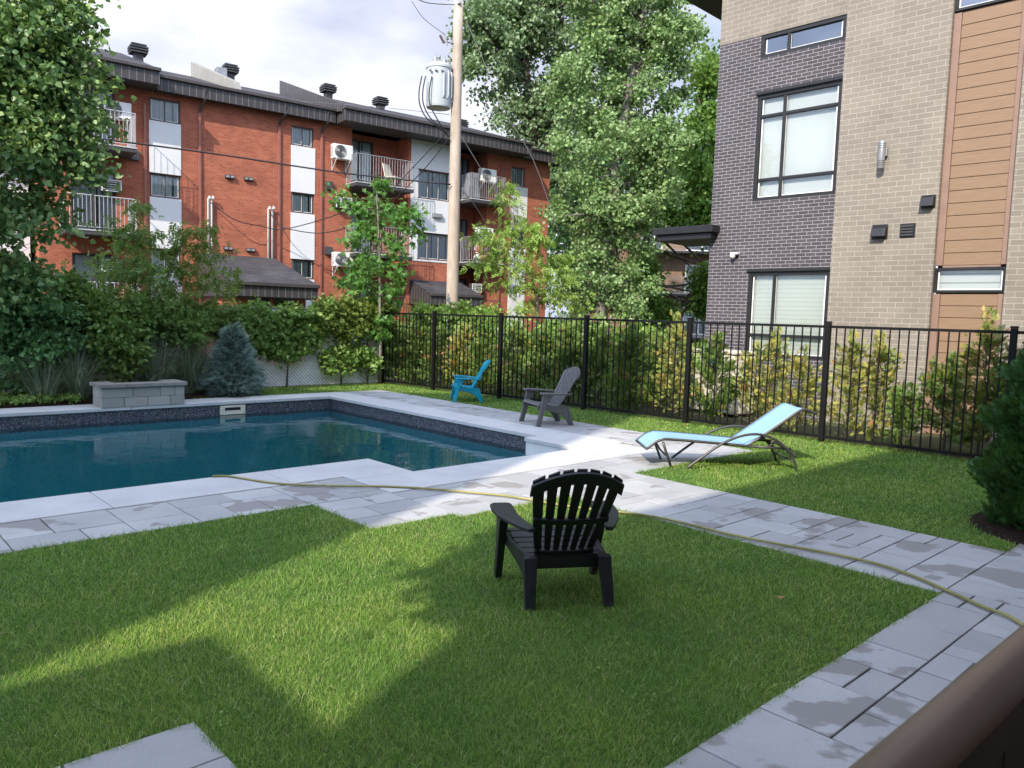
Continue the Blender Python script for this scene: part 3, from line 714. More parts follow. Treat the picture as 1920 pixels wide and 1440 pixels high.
# things on the balconies
e = empty('balcony_chair', RB.world(8.35, -.55, F3), RB.a + .5, 'cream plastic chair on the top floor balcony', 'chair')
m_ = MB(); m_.box(-.27, .27, -.25, .25, .38, .42); m_.build('seat', M['cream'], e, bevel=.01)
m_ = MB(); m_.prism([(-.27, .22, .42), (.27, .22, .42), (.27, .26, .42), (-.27, .26, .42)], [(-.25, .36, .95), (.25, .36, .95), (.25, .40, .95), (-.25, .40, .95)]); m_.build('backrest', M['cream'], e, bevel=.01)
for dx in (-.24, .24):
    for dy in (-.22, .22): m_ = MB(); m_.tube([(dx, dy, .38), (dx * 1.08, dy * 1.08, 0)], .022, 6); m_.build('leg', M['cream'], e)
e = empty('propane_tank', RB.world(12.5, -.45, F2), 0, 'small white propane tank on the lower right balcony', 'gas tank')
m_ = MB(); m_.lathe([(.10, 0), (.15, .05), (.155, .26), (.10, .34), (.03, .36)], k=16); m_.build('cylinder', M['white_paint'], e, smooth=True)
m_ = MB(); m_.tube([(.08 * math.cos(a), .08 * math.sin(a), .42) for a in np.linspace(0, 5.2, 12)], .012, 5); m_.tube([(.08, 0, .33), (.08, 0, .42)], .01, 5); m_.build('collar', M['white_paint'], e)
e = empty('covered_barbecue', RB.world(12.15, -.42, F3), RB.a, 'grey cloth covered barbecue on the top right balcony behind the pole', 'barbecue')
m_ = MB(); m_.prism([(-.32, -.22, 0), (.32, -.22, 0), (.32, .22, 0), (-.32, .22, 0)], [(-.24, -.15, 1.08), (.22, -.15, 1.12), (.22, .15, 1.12), (-.24, .15, 1.08)]); m_.build('cover', simple('grey_cover', (.16, .16, .18), .8, 0, .3, 3, .4), e, bevel=.05)

# ---------------------------------------------------------------- modern house on the right
HB = Bld(4.1, 16.5, -45, 'modern_house', 'modern three storey house in tan and grey brick with brown siding', 'house')
ht = HB.root
PR = .14                         # tan wing stands proud of the grey brick
hw = dict(top=(.92, 2.60, 7.02, 7.47), big=(.92, 2.60, 4.22, 6.30), low=(.93, 2.60, 1.10, 2.80))
g_ = MB(); wallmesh(g_, 0, 2.66, -.1, 7.47, list(hw.values())[1:] + [(.92, 2.60, 7.02, 7.469)], y=0, rev=.10)
g_.quad((0, 10, -.1), (0, 0, -.1), (0, 0, 7.47), (0, 10, 7.47)); g_.build('grey_brick_wall', M['grey_brick'], ht, boxuv=True, recalc=False)
t_ = MB(); t_.quad((0, -.004, 7.47), (2.66, -.004, 7.47), (2.66, -.004, 9.6), (0, -.004, 9.6)); t_.quad((0, 10, 7.47), (0, -.004, 7.47), (0, -.004, 9.6), (0, 10, 9.6))
WP = 4.42; WE = 5.50
wallmesh(t_, 2.66, WP, -.1, 9.6, [], y=-PR); wallmesh(t_, WE, 12, -.1, 9.6, [], y=-PR)
t_.quad((2.66, 0, -.1), (2.66, -PR, -.1), (2.66, -PR, 9.6), (2.66, 0, 9.6))
for x in (WP, WE): t_.quad((x, -PR, -.1), (x, 0, -.1), (x, 0, 9.6), (x, -PR, 9.6))
t_.quad((12, -PR, -.1), (12, 10, -.1), (12, 10, 9.6), (12, -PR, 9.6))
t_.build('tan_brick_wall', M['tan_brick'], ht, boxuv=True, recalc=False)
rv = ray(1348, 37); kk = (9.62 - CAMH) / rv[2]; dd = float((rv[:2] * kk - HB.o) @ HB.D); print('overhang', dd)
rf_ = MB(); rf_.box(dd, 13, -1.15, 11, 9.62, 9.95); rf_.build('flat_roof', M['black_trim'], ht, bevel=.02)
def lintel(a, b, z, y=-.02):
    l_ = MB(); l_.box(a - .03, b + .03, y - .02, .05, z, z + .06); l_.build('lintel', M['black_trim'], ht, bevel=.004)
BT = dict(fm='black_trim', fw=.07, dep=.09)
window(ht, *hw['top'][:3], 7.467, .06, mulls=(.34,), gm='glass_refl', cm=None, white_in=True, **BT)
window(ht, *hw['big'], .06, mulls=(.335,), trans=(.20, .80), gm='glass', cm='shade', white_in=True, **BT)
window(ht, *hw['low'], .06, mulls=(.33,), trans=(.255,), gm='glass', cm='blind', white_in=True, **BT)
for k_ in ('big', 'low'): lintel(hw[k_][0], 2.60, hw[k_][3] + .004)
# panel bay
pw = (WP + .005, WE - .005, 2.38, 2.80); pu = (WP + .005, WE - .005, 7.03, 8.3)
def siding(z0, z1):
    a, b = WP + .12, WE - .10; n = round((z1 - z0) / .205); h = (z1 - z0) / n; m_ = MB()
    for i in range(n):
        zz = z0 + i * h; m_.box(a, b, -.035, .03, zz + .004, zz + h - .004)
    o = m_.build('siding', M['siding'], ht, bevel=.006, boxuv=True); return o
siding(-.05, 2.36); siding(2.84, 7.0)
m_ = MB(); m_.box(WP, WE, .14, .16, -.05, 8.4); m_.build('siding_backing', M['siding_trim'], ht)
for (z0, z1) in ((-.05, 2.36), (2.84, 7.0)):
    m_ = MB(); m_.box(WP + .005, WP + .118, -.06, .03, z0, z1); m_.box(WE - .098, WE - .005, -.06, .03, z0, z1); m_.build('corner_trim', M['siding_trim'], ht, bevel=.004)
m_ = MB(); m_.box(WP + .12, WE - .1, -.05, .03, 2.805, 2.838); m_.build('corner_trim', M['siding_trim'], ht)
window(ht, *pw, -.02, mulls=(), gm='glass', cm='zebra', white_in=True, fm='black_trim', fw=.045, dep=.09)
window(ht, *pu, -.02, mulls=(), gm='glass_refl', cm=None, white_in=True, fm='black_trim', fw=.045, dep=.09)
# side canopy
m_ = MB(); m_.box(-1.27, .22, -.30, 1.2, 3.63, 3.78); m_.build('door_canopy', M['black_trim'], ht, bevel=.01)
m_ = MB(); m_.box(-1.20, .14, -.22, 1.15, 3.50, 3.628); m_.build('canopy_soffit', M['black_trim'], ht, bevel=.01)
def hz(px, py): return HB.sz(px, py, PR)
s_, z = hz(1656, 268); z2 = hz(1661, 318)[1]
m_ = MB(); m_.lathe([(.055, 0), (.06, .01), (.06, z - z2), (.055, z - z2 + .01)], (s_ + .03, -PR - .12, z2), 16); o = m_.build('wall_light', M['grey_metal'], ht, smooth=True)
m_ = MB(); m_.box(s_ - .02, s_ + .10, -PR - .08, -PR - .002, z2 + .22, z2 + .36); m_.build('mount', M['grey_metal'], o, bevel=.01)
m_ = MB()
for q in range(3):
    for e_ in (.06 + .035 * q, z - z2 - .12 + .035 * q): m_.lathe([(.0615, 0), (.0615, .008)], (s_ + .03, -PR - .12, z2 + e_), 16)
m_.build('slot_ring', M['dark_grey'], o)
def hood(px, py, w_=.2, kind='hood'):
    s_, z = hz(px, py); m_ = MB(); m_.box(s_ - w_ / 2 - .015, s_ + w_ / 2 + .015, -PR - .02, -PR - .002, z - w_ / 2, z + w_ / 2 + .02)
    o = m_.build('wall_vent', M['black_trim'], ht, bevel=.004); m_ = MB()
    if kind == 'hood': m_.prism([(s_ - w_ / 2, -PR - .021, z + .09), (s_ - w_ / 2, -PR - .09, z + .07), (s_ - w_ / 2, -PR - .15, z - .08), (s_ - w_ / 2, -PR - .021, z - .08)], [(s_ + w_ / 2, -PR - .021, z + .09), (s_ + w_ / 2, -PR - .09, z + .07), (s_ + w_ / 2, -PR - .15, z - .08), (s_ + w_ / 2, -PR - .021, z - .08)]); m_.build('hood', M['black_trim'], o, bevel=.006)
    else:
        for q in range(4): m_.box(s_ - w_ / 2 + .01, s_ + w_ / 2 - .01, -PR - .045, -PR - .021, z - .085 + q * .05, z - .055 + q * .05)
        m_.build('slat', M['dark_grey'], o)
hood(1650, 436, .24); hood(1741, 379, .2); hood(1702, 433, .22, 'louvre')
s_, z = HB.sz(1380, 478)
e = empty('security_camera', HB.world(s_, 0, z), HB.a, 'small white dome security camera on the grey brick below the canopy', 'security camera')
m_ = MB(); m_.box(-.07, .09, -.12, -.003, .0, .045); m_.build('bracket', M['white_paint'], e, bevel=.01)
m_ = MB(); m_.lathe([(.01, -.085), (.045, -.07), (.058, -.03), (.058, .0)], (-.03, -.08, -.001), 16); m_.build('dome', M['white_paint'], e, smooth=True)
m_ = MB(); m_.lathe([(.004, -.01), (.022, -.004), (.024, .0)], (-.03, -.125, -.06), 12); m_.build('lens', M['black_trim'], e, smooth=True)

# cream utility cabinet with a blue sticker, behind the fence
c0 = at(1294, 648, 15.6); c1 = at(1380, 648, 14.6)
e = empty('utility_cabinet', ((c0.x + c1.x) / 2, (c0.y + c1.y) / 2, 0), math.atan2(c1.y - c0.y, c1.x - c0.x), 'cream utility cabinet with a blue oval sticker behind the black fence', 'cabinet')
wd = (c1 - c0).xy.length; m_ = MB(); m_.box(-wd / 2, wd / 2, 0, .6, 0, 1.15); m_.build('body', M['cream'], e, bevel=.04)
m_ = MB(); m_.box(-wd / 2 - .03, wd / 2 + .03, -.03, .63, 1.152, 1.22); m_.build('lid', M['cream'], e, bevel=.03)
m_ = MB(); m_.poly([(.14 + .17 * math.cos(a), -.006, 1.02 + .085 * math.sin(a)) for a in np.linspace(0, 2 * math.pi, 24, endpoint=False)]); m_.build('sticker', simple('blue_sticker', (.02, .22, .62), .4, 0, .05), e, recalc=False)

# brown apartment building far behind the trees
BB = Bld(9.2, 52, 4, 'brown_apartment_building', 'brown brick apartment building with balconies seen between tree leaves', 'building')
hs_ = []
for fz in (.9, 3.7, 6.5):
    for fx in (-.6, 2.2, 6.5): hs_.append((fx, fx + (1.2 if fx != 2.2 else 2.2), fz + .0, fz + 1.9))
m_ = MB(); wallmesh(m_, -4, 14, -.1, 9, hs_, y=0); m_.quad((-4, 10, -.1), (-4, 0, -.1), (-4, 0, 9), (-4, 10, 9)); m_.build('wall', M['brown_brick'], BB.root, boxuv=True, recalc=False)
for h in hs_: window(BB.root, *h, .08, fm='white_paint', cm='curtain_dim', fw=.09)
m_ = MB(); m_.box(-4.5, 14.5, -.6, 10, 9.02, 9.5); m_.build('roof', M['dark_grey'], BB.root)
for fz in (.8, 3.6, 6.4): balcony(BB.root, -1, 5.2, 1.4, fz, fz + 1.05, mat='grey_metal')

#OBJECTS
# ---------------------------------------------------------------- unseen blocks behind the camera, shaped to throw the garden's shade
N2 = Vector((-.682, .731))
def azback(x, y, k): return Vector((x - SUN_AZ.x * k, y - SUN_AZ.y * k))
tanE = math.tan(SUN_EL)
def shade_block(name, pts, z, label, mat='tan_brick'):
    e = empty(name, (pts[0].x, pts[0].y, 0), 0, label, 'house')
    q = [p - pts[0] for p in pts]; m_ = MB()
    for a, b in zip(q, q[1:] + q[:1]): m_.quad((a.x, a.y, 0), (b.x, b.y, 0), (b.x, b.y, z - .3), (a.x, a.y, z - .3))
    m_.build('wall', M[mat], e, boxuv=True, recalc=False)
    m_ = MB(); m_.prism([(a.x, a.y, z - .3) for a in q], [(a.x, a.y, z) for a in q]); m_.build('roof', M['black_trim'], e); return e
uu = Vector((.731, .682)); vv = Vector((.682, -.731))
k_ = (2.97 + 1.2) / (SUN_AZ @ N2 if False else SUN_AZ.dot(N2)); c_ = azback(-.5, 3.6, k_)
zh = (4.27 + 1.2) / SUN_AZ.dot(N2) * tanE
shade_block('terrace_house', [c_, c_ + uu * 26, c_ + uu * 26 + vv * 9, c_ + vv * 9], zh, 'unseen tan brick house of the deck, behind the viewer, sized for its shade')  # out of view; corner and height set to cast the lawn's roofline shade
c_ = azback(-1.28, 5.82, 12.0)
shade_block('tall_shade_block', [c_, c_ + Vector((-3.3, -7)), c_ + Vector((-15, -7)), c_ + Vector((-12, 0))], 17.6, 'unseen tall block added behind the viewer, left of the deck, to shade the pool', 'grey_brick')  # unseen block added to keep the pool side in shade
c_ = azback(-1.56, 4.0, 6.5)  # unseen roof slab added to shade the near corner of the lawn
m_ = MB(); z_ = 6.5 * tanE
sl = [c_, c_ + vv * 3.2, c_ + vv * 3.2 - uu * 6, c_ - uu * 6]
e = empty('shade_roof', (c_.x, c_.y, 0), 0, 'unseen flat roof on posts, added behind the viewer for its shade', 'shade_roof')
m_.prism([(p.x - c_.x, p.y - c_.y, z_ - .25) for p in sl], [(p.x - c_.x, p.y - c_.y, z_) for p in sl]); m_.build('roof', M['black_trim'], e)
for p in sl:
    q = (p - c_) * .97; m_ = MB(); m_.box(q.x - .08, q.x + .08, q.y - .08, q.y + .08, 0, z_ - .252); m_.build('post', M['black_trim'], e)

# ---------------------------------------------------------------- fences
FD = (Vector((6.51, 10.02)) - Vector((-3.23, 19.18))).normalized(); FN = Vector((-FD.y, FD.x))
FO = Vector((-3.23, 19.18)) * .5 + Vector((6.51, 10.02)) * .5; FO = FO - FN * .06
def onfence(px, py):
    r = ray(px, py); r2 = Vector((r[0], r[1])); k = FO.dot(FN) / r2.dot(FN); return (r2 * k - FO).dot(FD)
fe = empty('metal_fence', (FO.x, FO.y, 0), math.atan2(FD.y, FD.x), 'black metal picket fence across the back of the lawn', 'fence')
px_ = [onfence(*p) for p in ((717, 715), (812, 727), (935.5, 744), (1094, 762), (1285, 786), (1541, 800), (1888, 780))]; px_ += [px_[-1] + 2.44, px_[-1] + 4.88]
for x in px_:
    m_ = MB(); m_.box(x - .038, x + .038, -.038, .038, -.05, 1.80); o = m_.build('post', M['black_metal'], fe, bevel=.004)
    m_ = MB(); m_.box(x - .043, x + .043, -.043, .043, 1.801, 1.825); m_.build('cap', M['black_metal'], o, bevel=.006)
for a, b in zip(px_[:-1], px_[1:]):
    m_ = MB(); n = max(3, round((b - a) / .128))
    m_.box(a + .04, b - .04, -.018, .018, 1.725, 1.765); m_.box(a + .04, b - .04, -.018, .018, .06, .10)
    for i in range(1, n): x = a + (b - a) * i / n; m_.box(x - .0085, x + .0085, -.0085, .0085, .101, 1.724)
    m_.build('picket_panel', M['black_metal'], fe)
# low stone edging along the fence foot
m_ = MB(); q0 = px_[0] - .1; m_.box(q0, px_[-1], -.06, .03, -.02, .045, fr=None); 
# chain link fence with white slats
A0 = Vector(G(712, 719)); CD = Vector((-.731, -.682, 0)); CLn = 12.0
ce = empty('chain_link_fence', (A0.x, A0.y, 0), math.atan2(CD.y, CD.x), 'galvanised chain link fence with white privacy slats behind the pool', 'fence')
def diag(mb, x, w_, dirn, y, H=1.75, L_=CLn, z0=.04, thick=0):
    # strip running at 45 deg from (x,z0) up to (x+dirn*H, H)
    p = [(x, z0), (x + w_, z0), (x + w_ + dirn * (H - z0), H), (x + dirn * (H - z0), H)]
    if min(q[0] for q in p) < -.0 - (H if dirn > 0 else 0) or max(q[0] for q in p) > L_ + (H if dirn < 0 else 0): pass
    def clip(poly, xc, keep_gt):
        out = []
        for i in range(len(poly)):
            a, b = poly[i], poly[(i + 1) % len(poly)]; ia = (a[0] > xc) == keep_gt; ib = (b[0] > xc) == keep_gt
            if ia: out.append(a)
            if ia != ib: t = (xc - a[0]) / (b[0] - a[0]); out.append((xc, a[1] + t * (b[1] - a[1])))
        return out
    p = clip(p, .02, True); p = clip(p, L_, False) if p else p
    if len(p) > 2: mb.poly([(q[0], y, q[1]) for q in p])
m_ = MB()
for i in range(-30, 190): diag(m_, i * .083, .066, 1, .0)
m_.build('slats', simple('white_slat', (.78, .80, .83), .5, 0, .12, 5, .05), ce, recalc=False)
m_ = MB()
for i in range(-30, 190): diag(m_, i * .083 + .069, .009, 1, -.006); diag(m_, i * .083, .008, -1, -.009)
m_ = m_.build('mesh', M['grey_metal'], ce, recalc=False)
for x in (-.01, 2.95, 5.9, 8.85, 11.9):
    m_ = MB(); m_.tube([(x, -.04 if x > 0 else 0, -.02), (x, -.04 if x > 0 else 0, 1.82)], .036, 10); m_.build('post', M['grey_metal'], ce, smooth=True)
m_ = MB(); m_.tube([(0, -.01, 1.78), (CLn, -.01, 1.78)], .022, 8); m_.build('top_rail', M['grey_metal'], ce, smooth=True)

# ---------------------------------------------------------------- stone planter wall and skimmer
PLa, PLb = 3.71, 5.08
e = empty('block_planter', pt(PLa, -14.06), math.atan2(.682, .731), 'low grey concrete block seat wall with cap on the pool edge', 'planter')
def blk(mb, x0, x1, y0, y1, z0, z1): mb.box(x0, x1, y0, y1, z0, z1)
Lp = PLb - PLa; m_ = MB(); g_ = .004
rows = [(.009, .17, [0, .36, .74, 1.12, Lp]), (.174, .345, [0, .50, .95, 1.20, Lp])]
for z0, z1, xs in rows:
    for a, b in zip(xs[:-1], xs[1:]): blk(m_, a + g_, b - g_, 0, .22, z0, z1)
    for (a, b) in ((0, .24), (Lp - .24, Lp)): blk(m_, a + g_, b - g_, .225, .52, z0, z1)
m_.build('blocks', M['block'], e, bevel=.006)
m_ = MB(); xs = [-.04, .40, 1.0, Lp + .04]
for a, b in zip(xs[:-1], xs[1:]): m_.box(a + .003, b - .003, -.04, .26, .349, .41)
m_.box(-.04, .27, .264, .56, .349, .41); m_.box(Lp - .27, Lp + .04, .264, .56, .349, .41)
m_.build('cap', pavermat('taupe_cap', (.26, .24, .215), False, .1), e, bevel=.006)
def blockframe(): pass
r1, r2 = ray(412, 768), ray(459, 768)
def hitb(r, b=-14.1):
    k = b / (r[0] * .682 - r[1] * .731); return r[0] * k * .731 + r[1] * k * .682
s0_, s1_ = hitb(r1), hitb(r2)
e = empty('pool_skimmer', pt(s0_, -14.1, -.24), math.atan2(.682, .731), 'cream rectangular skimmer opening set in the far pool wall', 'skimmer')
w_ = s1_ - s0_; m_ = MB(); m_.box(0, w_, -.03, .03, 0, .05); m_.box(0, w_, -.03, .03, .13, .17); m_.box(0, .09, -.03, .03, .05, .13); m_.box(w_ - .09, w_, -.03, .03, .05, .13); m_.build('frame', M['cream'], e, bevel=.006)
m_ = MB(); m_.box(.09, w_ - .09, -.012, .0, .05, .13); m_.build('slot', M['room'], e)
m_ = MB(); m_.box(.10, w_ - .10, -.02, -.013, .055, .075); m_.build('flap', M['cream'], e)

# ---------------------------------------------------------------- chairs
def plastic(name, c, rough=.42, var=.08):
    m = NT(name); o = m.coord(); n1 = m.noise(o, 5, 5); n2 = m.noise(o, 120, 3)
    col = m.ramp(n1, [(.3, tuple(x * (1 - var) for x in c)), (.7, tuple(x * (1 + var) for x in c))])
    n3 = m.noise(o, 22, 4, .6); wet = m.ramp(n3, [(.60, (0, 0, 0)), (.64, (1, 1, 1))]); col = m.mix(m.math('MULTIPLY', wet, .35), col, tuple(x * .45 for x in c))
    m.pbr(col, m.math('ADD', m.math('MULTIPLY', n1, .2), rough - .1), 0, m.bump(n2, .12, .001), .45); return m.m
def adirondack(name, label, mat, origin, face, s_=1., cat='chair'):
    """local: front feet y=0, sitter faces -y; face = world direction the sitter looks"""
    rz = math.atan2(face[1], face[0]) + math.pi / 2
    e = empty(name, origin, rz, label, cat); e.scale = (s_, s_, s_)
    def V(x, y, z): return Vector((x, y, z))
    # backrest: fan of seven slats in a tilted, slightly dished surface
    b0 = (.47, .30); ang = rad(30); Lb = .755; cb, sb = math.cos(ang), math.sin(ang)
    def B(u, l, off=0.):
        dish = .35 * u * u
        y = b0[0] + sb * l - dish * .8 - off * cb; z = b0[1] + cb * l + dish * .45 + off * sb
        return V(u, y, z)
    m_ = MB(); n = 7; gap = .019
    def halfw(l): return .195 + .105 * min(1, max(0, (l - .02) / .66)) ** .8
    def top(u): return Lb - 1.45 * u * u
    for i in range(n):
        rows_ = []
        K = 9
        f0 = -1 + 2 * i / n; f1 = -1 + 2 * (i + 1) / n
        lt = top((f0 + f1) / 2 * .29)
        for k in range(K + 1):
            l = k / K
            L0 = l * top(f0 * .29) if k == K else l * lt; L1 = l * top(f1 * .29) if k == K else l * lt
            u0 = f0 * halfw(L0) + gap / 2; u1 = f1 * halfw(L1) - gap / 2
            if i == 0: u0 = f0 * halfw(L0)
            if i == n - 1: u1 = f1 * halfw(L1)
            rows_.append((u0, L0, u1, L1))
        nb = len(m_.v)
        for (u0, l0, u1, l1) in rows_:
            m_.v += [tuple(B(u0, l0)), tuple(B(u1, l1)), tuple(B(u1, l1, -.016)), tuple(B(u0, l0, -.016))]
        for k in range(K):
            p = nb + 4 * k
            for q in range(4): m_.f.append((p + q, p + (q + 1) % 4, p + 4 + (q + 1) % 4, p + 4 + q))
        m_.f.append((nb, nb + 3, nb + 2, nb + 1)); p = nb + 4 * K; m_.f.append((p, p + 1, p + 2, p + 3))
    m_.build('backrest', mat, e, bevel=.004)
    # bands behind the slats
    for (l0, l1, arc) in ((.015, .06, 0), (.30, .345, 0), (.655, .745, 1)):
        m_ = MB(); K = 14; nb = len(m_.v)
        for k in range(K + 1):
            f = -1 + 2 * k / K; u = f * (halfw((l0 + l1) / 2) + .001); d = -1.45 * u * u if arc else 0
            pass
            for (l, off) in ((l0, -.017), (l1, -.017), (l1, -.040), (l0, -.040)): m_.v.append(tuple(B(u, l + d, off)))
        for k in range(K):
            p = nb + 4 * k
            for q in range(4): m_.f.append((p + q, p + (q + 1) % 4, p + 4 + (q + 1) % 4, p + 4 + q))
        m_.f.append((nb, nb + 3, nb + 2, nb + 1)); p = nb + 4 * K; m_.f.append((p, p + 1, p + 2, p + 3))
        m_.build('back_band', mat, e, bevel=.003)
    # seat slats along a dipped curve
    prof = [(.035, .335), (.075, .375), (.15, .372), (.23, .345), (.31, .335), (.39, .322), (.47, .312), (.53, .305)]
    m_ = MB()
    for (y0, z0), (y1, z1) in zip(prof[:-1], prof[1:]):
        d = Vector((y1 - y0, z1 - z0)); L_ = d.length; d /= L_; g0 = .005
        a = (y0 + d.x * g0, z0 + d.y * g0); b = (y1 - d.x * g0, z1 - d.y * g0); nx, nz_ = d.y * .016, -d.x * .016
        hw_ = .325 - .13 * (y0 + y1) / 2
        m_.prism([V(-hw_, *a), V(hw_, *a), V(hw_, a[0] + nx, a[1] + nz_), V(-hw_, a[0] + nx, a[1] + nz_)], [V(-hw_, *b), V(hw_, *b), V(hw_, b[0] + nx, b[1] + nz_), V(-hw_, b[0] + nx, b[1] + nz_)])
    m_.build('seat', mat, e, bevel=.004)
    m_ = MB(); m_.box(-.235, .235, .50, .53, .215, .29); m_.build('rear_crossbar', mat, e, bevel=.005)
    for sd in (-1, 1):
        # rear leg and side rail, one curved plate
        up = [(.03, .345), (.10, .355), (.25, .33), (.42, .325), (.53, .325), (.60, .30), (.66, .15), (.70, .0)]
        lo = [(.03, .27), (.10, .275), (.25, .245), (.40, .205), (.48, .175), (.54, .13), (.59, .06), (.625, .0)]
        m_ = MB(); nb = len(m_.v); K = len(up)
        for k, ((y0, z0), (y1, z1)) in enumerate(zip(up, lo)):
            sp = .318 - .13 * min(y0, .53); th = .030
            m_.v += [(sd * sp, y0, z0), (sd * (sp + th), y0, z0), (sd * (sp + th), y1, z1), (sd * sp, y1, z1)]
        for k in range(K - 1):
            p = nb + 4 * k
            for q in range(4): m_.f.append((p + q, p + (q + 1) % 4, p + 4 + (q + 1) % 4, p + 4 + q))
        m_.f.append((nb, nb + 1, nb + 2, nb + 3)); p = nb + 4 * (K - 1); m_.f.append((p, p + 3, p + 2, p + 1))
        m_.build('rear_leg', mat, e, bevel=.006)
        # rear leg shin: the wide rounded back face
        m_ = MB(); m_.prism([V(sd * .205, .57, .322), V(sd * .298, .57, .322), V(sd * .298, .605, .312), V(sd * .205, .605, .312)], [V(sd * .232, .665, 0), V(sd * .300, .665, 0), V(sd * .300, .703, 0), V(sd * .232, .703, 0)])
        m_.build('rear_foot', mat, e, bevel=.006)
        # front leg, leaning back as it rises to the arm
        m_ = MB(); nb = 0
        lv = [(.0, -.005, .075, .335, .383), (.25, .055, .135, .328, .383), (.40, .085, .19, .328, .388), (.535, .11, .30, .322, .40)]
        for (z, y0, y1, x0, x1) in lv: m_.v += [(sd * x0, y0, z), (sd * x1, y0, z), (sd * x1, y1, z), (sd * x0, y1, z)]
        for k in range(len(lv) - 1):
            p = 4 * k
            for q in range(4): m_.f.append((p + q, p + (q + 1) % 4, p + 4 + (q + 1) % 4, p + 4 + q))
        m_.f.append((0, 3, 2, 1)); p = 4 * (len(lv) - 1); m_.f.append((p, p + 1, p + 2, p + 3))
        m_.build('front_leg', mat, e, bevel=.008)
        # armrest: broad paddle curving in to the backrest
        outl = [(.31, .06), (.41, .06), (.44, .10), (.447, .20), (.43, .34), (.38, .48), (.32, .60), (.28, .655), (.235, .655), (.25, .56), (.275, .46), (.288, .36), (.288, .24), (.285, .12), (.292, .08)]
        def za(y): return .555 - .055 * max(0, (y - .12)) - .05 * max(0, .10 - y)
        m_ = MB(); m_.prism([V(sd * x, y, za(y) - .028) for x, y in outl], [V(sd * x, y, za(y)) for x, y in outl]); m_.build('armrest', mat, e, bevel=.007)
    return e
P_black = plastic('black_plastic', (.016, .017, .021), .48); P_grey = plastic('grey_plastic', (.125, .122, .126), .5); P_turq = plastic('turquoise_plastic', (.005, .30, .42), .45)
# black chair: rear feet at measured ground points
rm = (G(980, 1141) + G(1124, 1138)) / 2; fc = Vector((-.20, .980, 0)); sB = .935
adirondack('garden_chair', 'black slatted plastic garden chair seen from behind on the lawn', P_black, rm + fc * .68 * sB + Vector((.05, 0, 0)), fc, sB)
f_g = (G(987, 790) + G(1000, 799)) / 2; fg = Vector((-.93, -.36, 0)).normalized()
adirondack('garden_chair', 'dark grey plastic garden chair standing on the paving beside the pool', P_grey, G(989, 795), fg, 1.0)
adirondack('garden_chair', 'turquoise plastic garden chair on the grass strip by the fence', P_turq, G(846, 751), Vector((-.985, -.17, 0)), .90)

# ---------------------------------------------------------------- sun lounger
LO = G(1285, 878); la = rad(2.5)
e = empty('sun_lounger', LO + Vector((-.0, 0, 0)), la, 'sun lounger with light blue mesh sling and raised back on grey tube frame', 'sun lounger')
fr = simple('grey_tube', (.085, .080, .078), .4, .4, .1, 6, .03); WL = .64
sling = [(-.47, .225), (-.38, .30), (-.30, .335), (-.20, .345), (.3, .315), (.72, .285), (.74, .283)]
backp = [(.74, .283), (.95, .43), (1.15, .575), (1.33, .71), (1.40, .745), (1.46, .735), (1.56, .70)]
sl_m = NT('blue_mesh_sling'); uvo = sl_m.coord('Object'); wv = sl_m.noise(uvo, 250, 2); lcol = sl_m.ramp(wv, [(.3, (.25, .42, .52)), (.7, (.30, .49, .59))]); sl_m.pbr(lcol, .6, 0, sl_m.bump(wv, .2, .001), .3)
def strip(path, mb, y0=.03, y1=WL - .03, sag=.012, nn=8):
    nb = len(mb.v)
    for (x, z) in path:
        for j in range(nn + 1):
            t = j / nn; mb.v.append((x, y0 + (y1 - y0) * t, z + .008 - sag * math.sin(math.pi * t)))
    for i in range(len(path) - 1):
        for j in range(nn):
            p = nb + i * (nn + 1) + j; mb.f.append((p, p + 1, p + nn + 2, p + nn + 1))
def smoothp(path, k=4):
    out = []
    P = [Vector((p[0], p[1], 0)) for p in path]
    for i in range(len(P) - 1):
        a, b, c, d = P[max(i - 1, 0)], P[i], P[i + 1], P[min(i + 2, len(P) - 1)]
        for q in range(k):
            t = q / k; r = .5 * ((2 * b) + (c - a) * t + (2 * a - 5 * b + 4 * c - d) * t * t + (3 * b - a - 3 * c + d) * t ** 3); out.append((r.x, r.y))
    out.append(path[-1]); return out
sp_, bp_ = smoothp(sling), smoothp(backp)
m_ = MB(); strip(sp_, m_); o = m_.build('seat_sling', sl_m.m, e, smooth=True, recalc=False); sd_ = o.modifiers.new('t', 'SOLIDIFY'); sd_.thickness = .004
m_ = MB(); strip(bp_, m_); o = m_.build('back_sling', sl_m.m, e, smooth=True, recalc=False); sd_ = o.modifiers.new('t', 'SOLIDIFY'); sd_.thickness = .004
for y in (.015, WL - .015):
    m_ = MB(); m_.tube([(x, y, z) for x, z in sp_] + [(1.28, y, .262)], .017, 8); m_.build('side_rail', fr, e, smooth=True)
    m_ = MB(); m_.tube([(x, y, z) for x, z in bp_], .017, 8); m_.build('back_rail', fr, e, smooth=True)
    yo = -.03 if y < .1 else WL + .03
    arch = smoothp([(.0, .0), (.22, .17), (.45, .33), (.68, .42), (.88, .435), (1.06, .38), (1.2, .28), (1.33, .17)], 4)
    m_ = MB(); m_.tube([(x, yo, z) for x, z in arch], .016, 8); m_.build('armrest', fr, e, smooth=True)
    m_ = MB(); m_.tube([(x, yo * .6 + y * .4, z) for x, z in smoothp([(1.02, .36), (1.2, .27), (1.31, .13), (1.36, .0)], 4)], .015, 8); m_.build('rear_leg', fr, e, smooth=True)
m_ = MB(); m_.tube([(-.28, .02, .31), (-.24, .03, .2), (-.16, .05, .0)], .015, 8); m_.build('front_leg', fr, e, smooth=True)
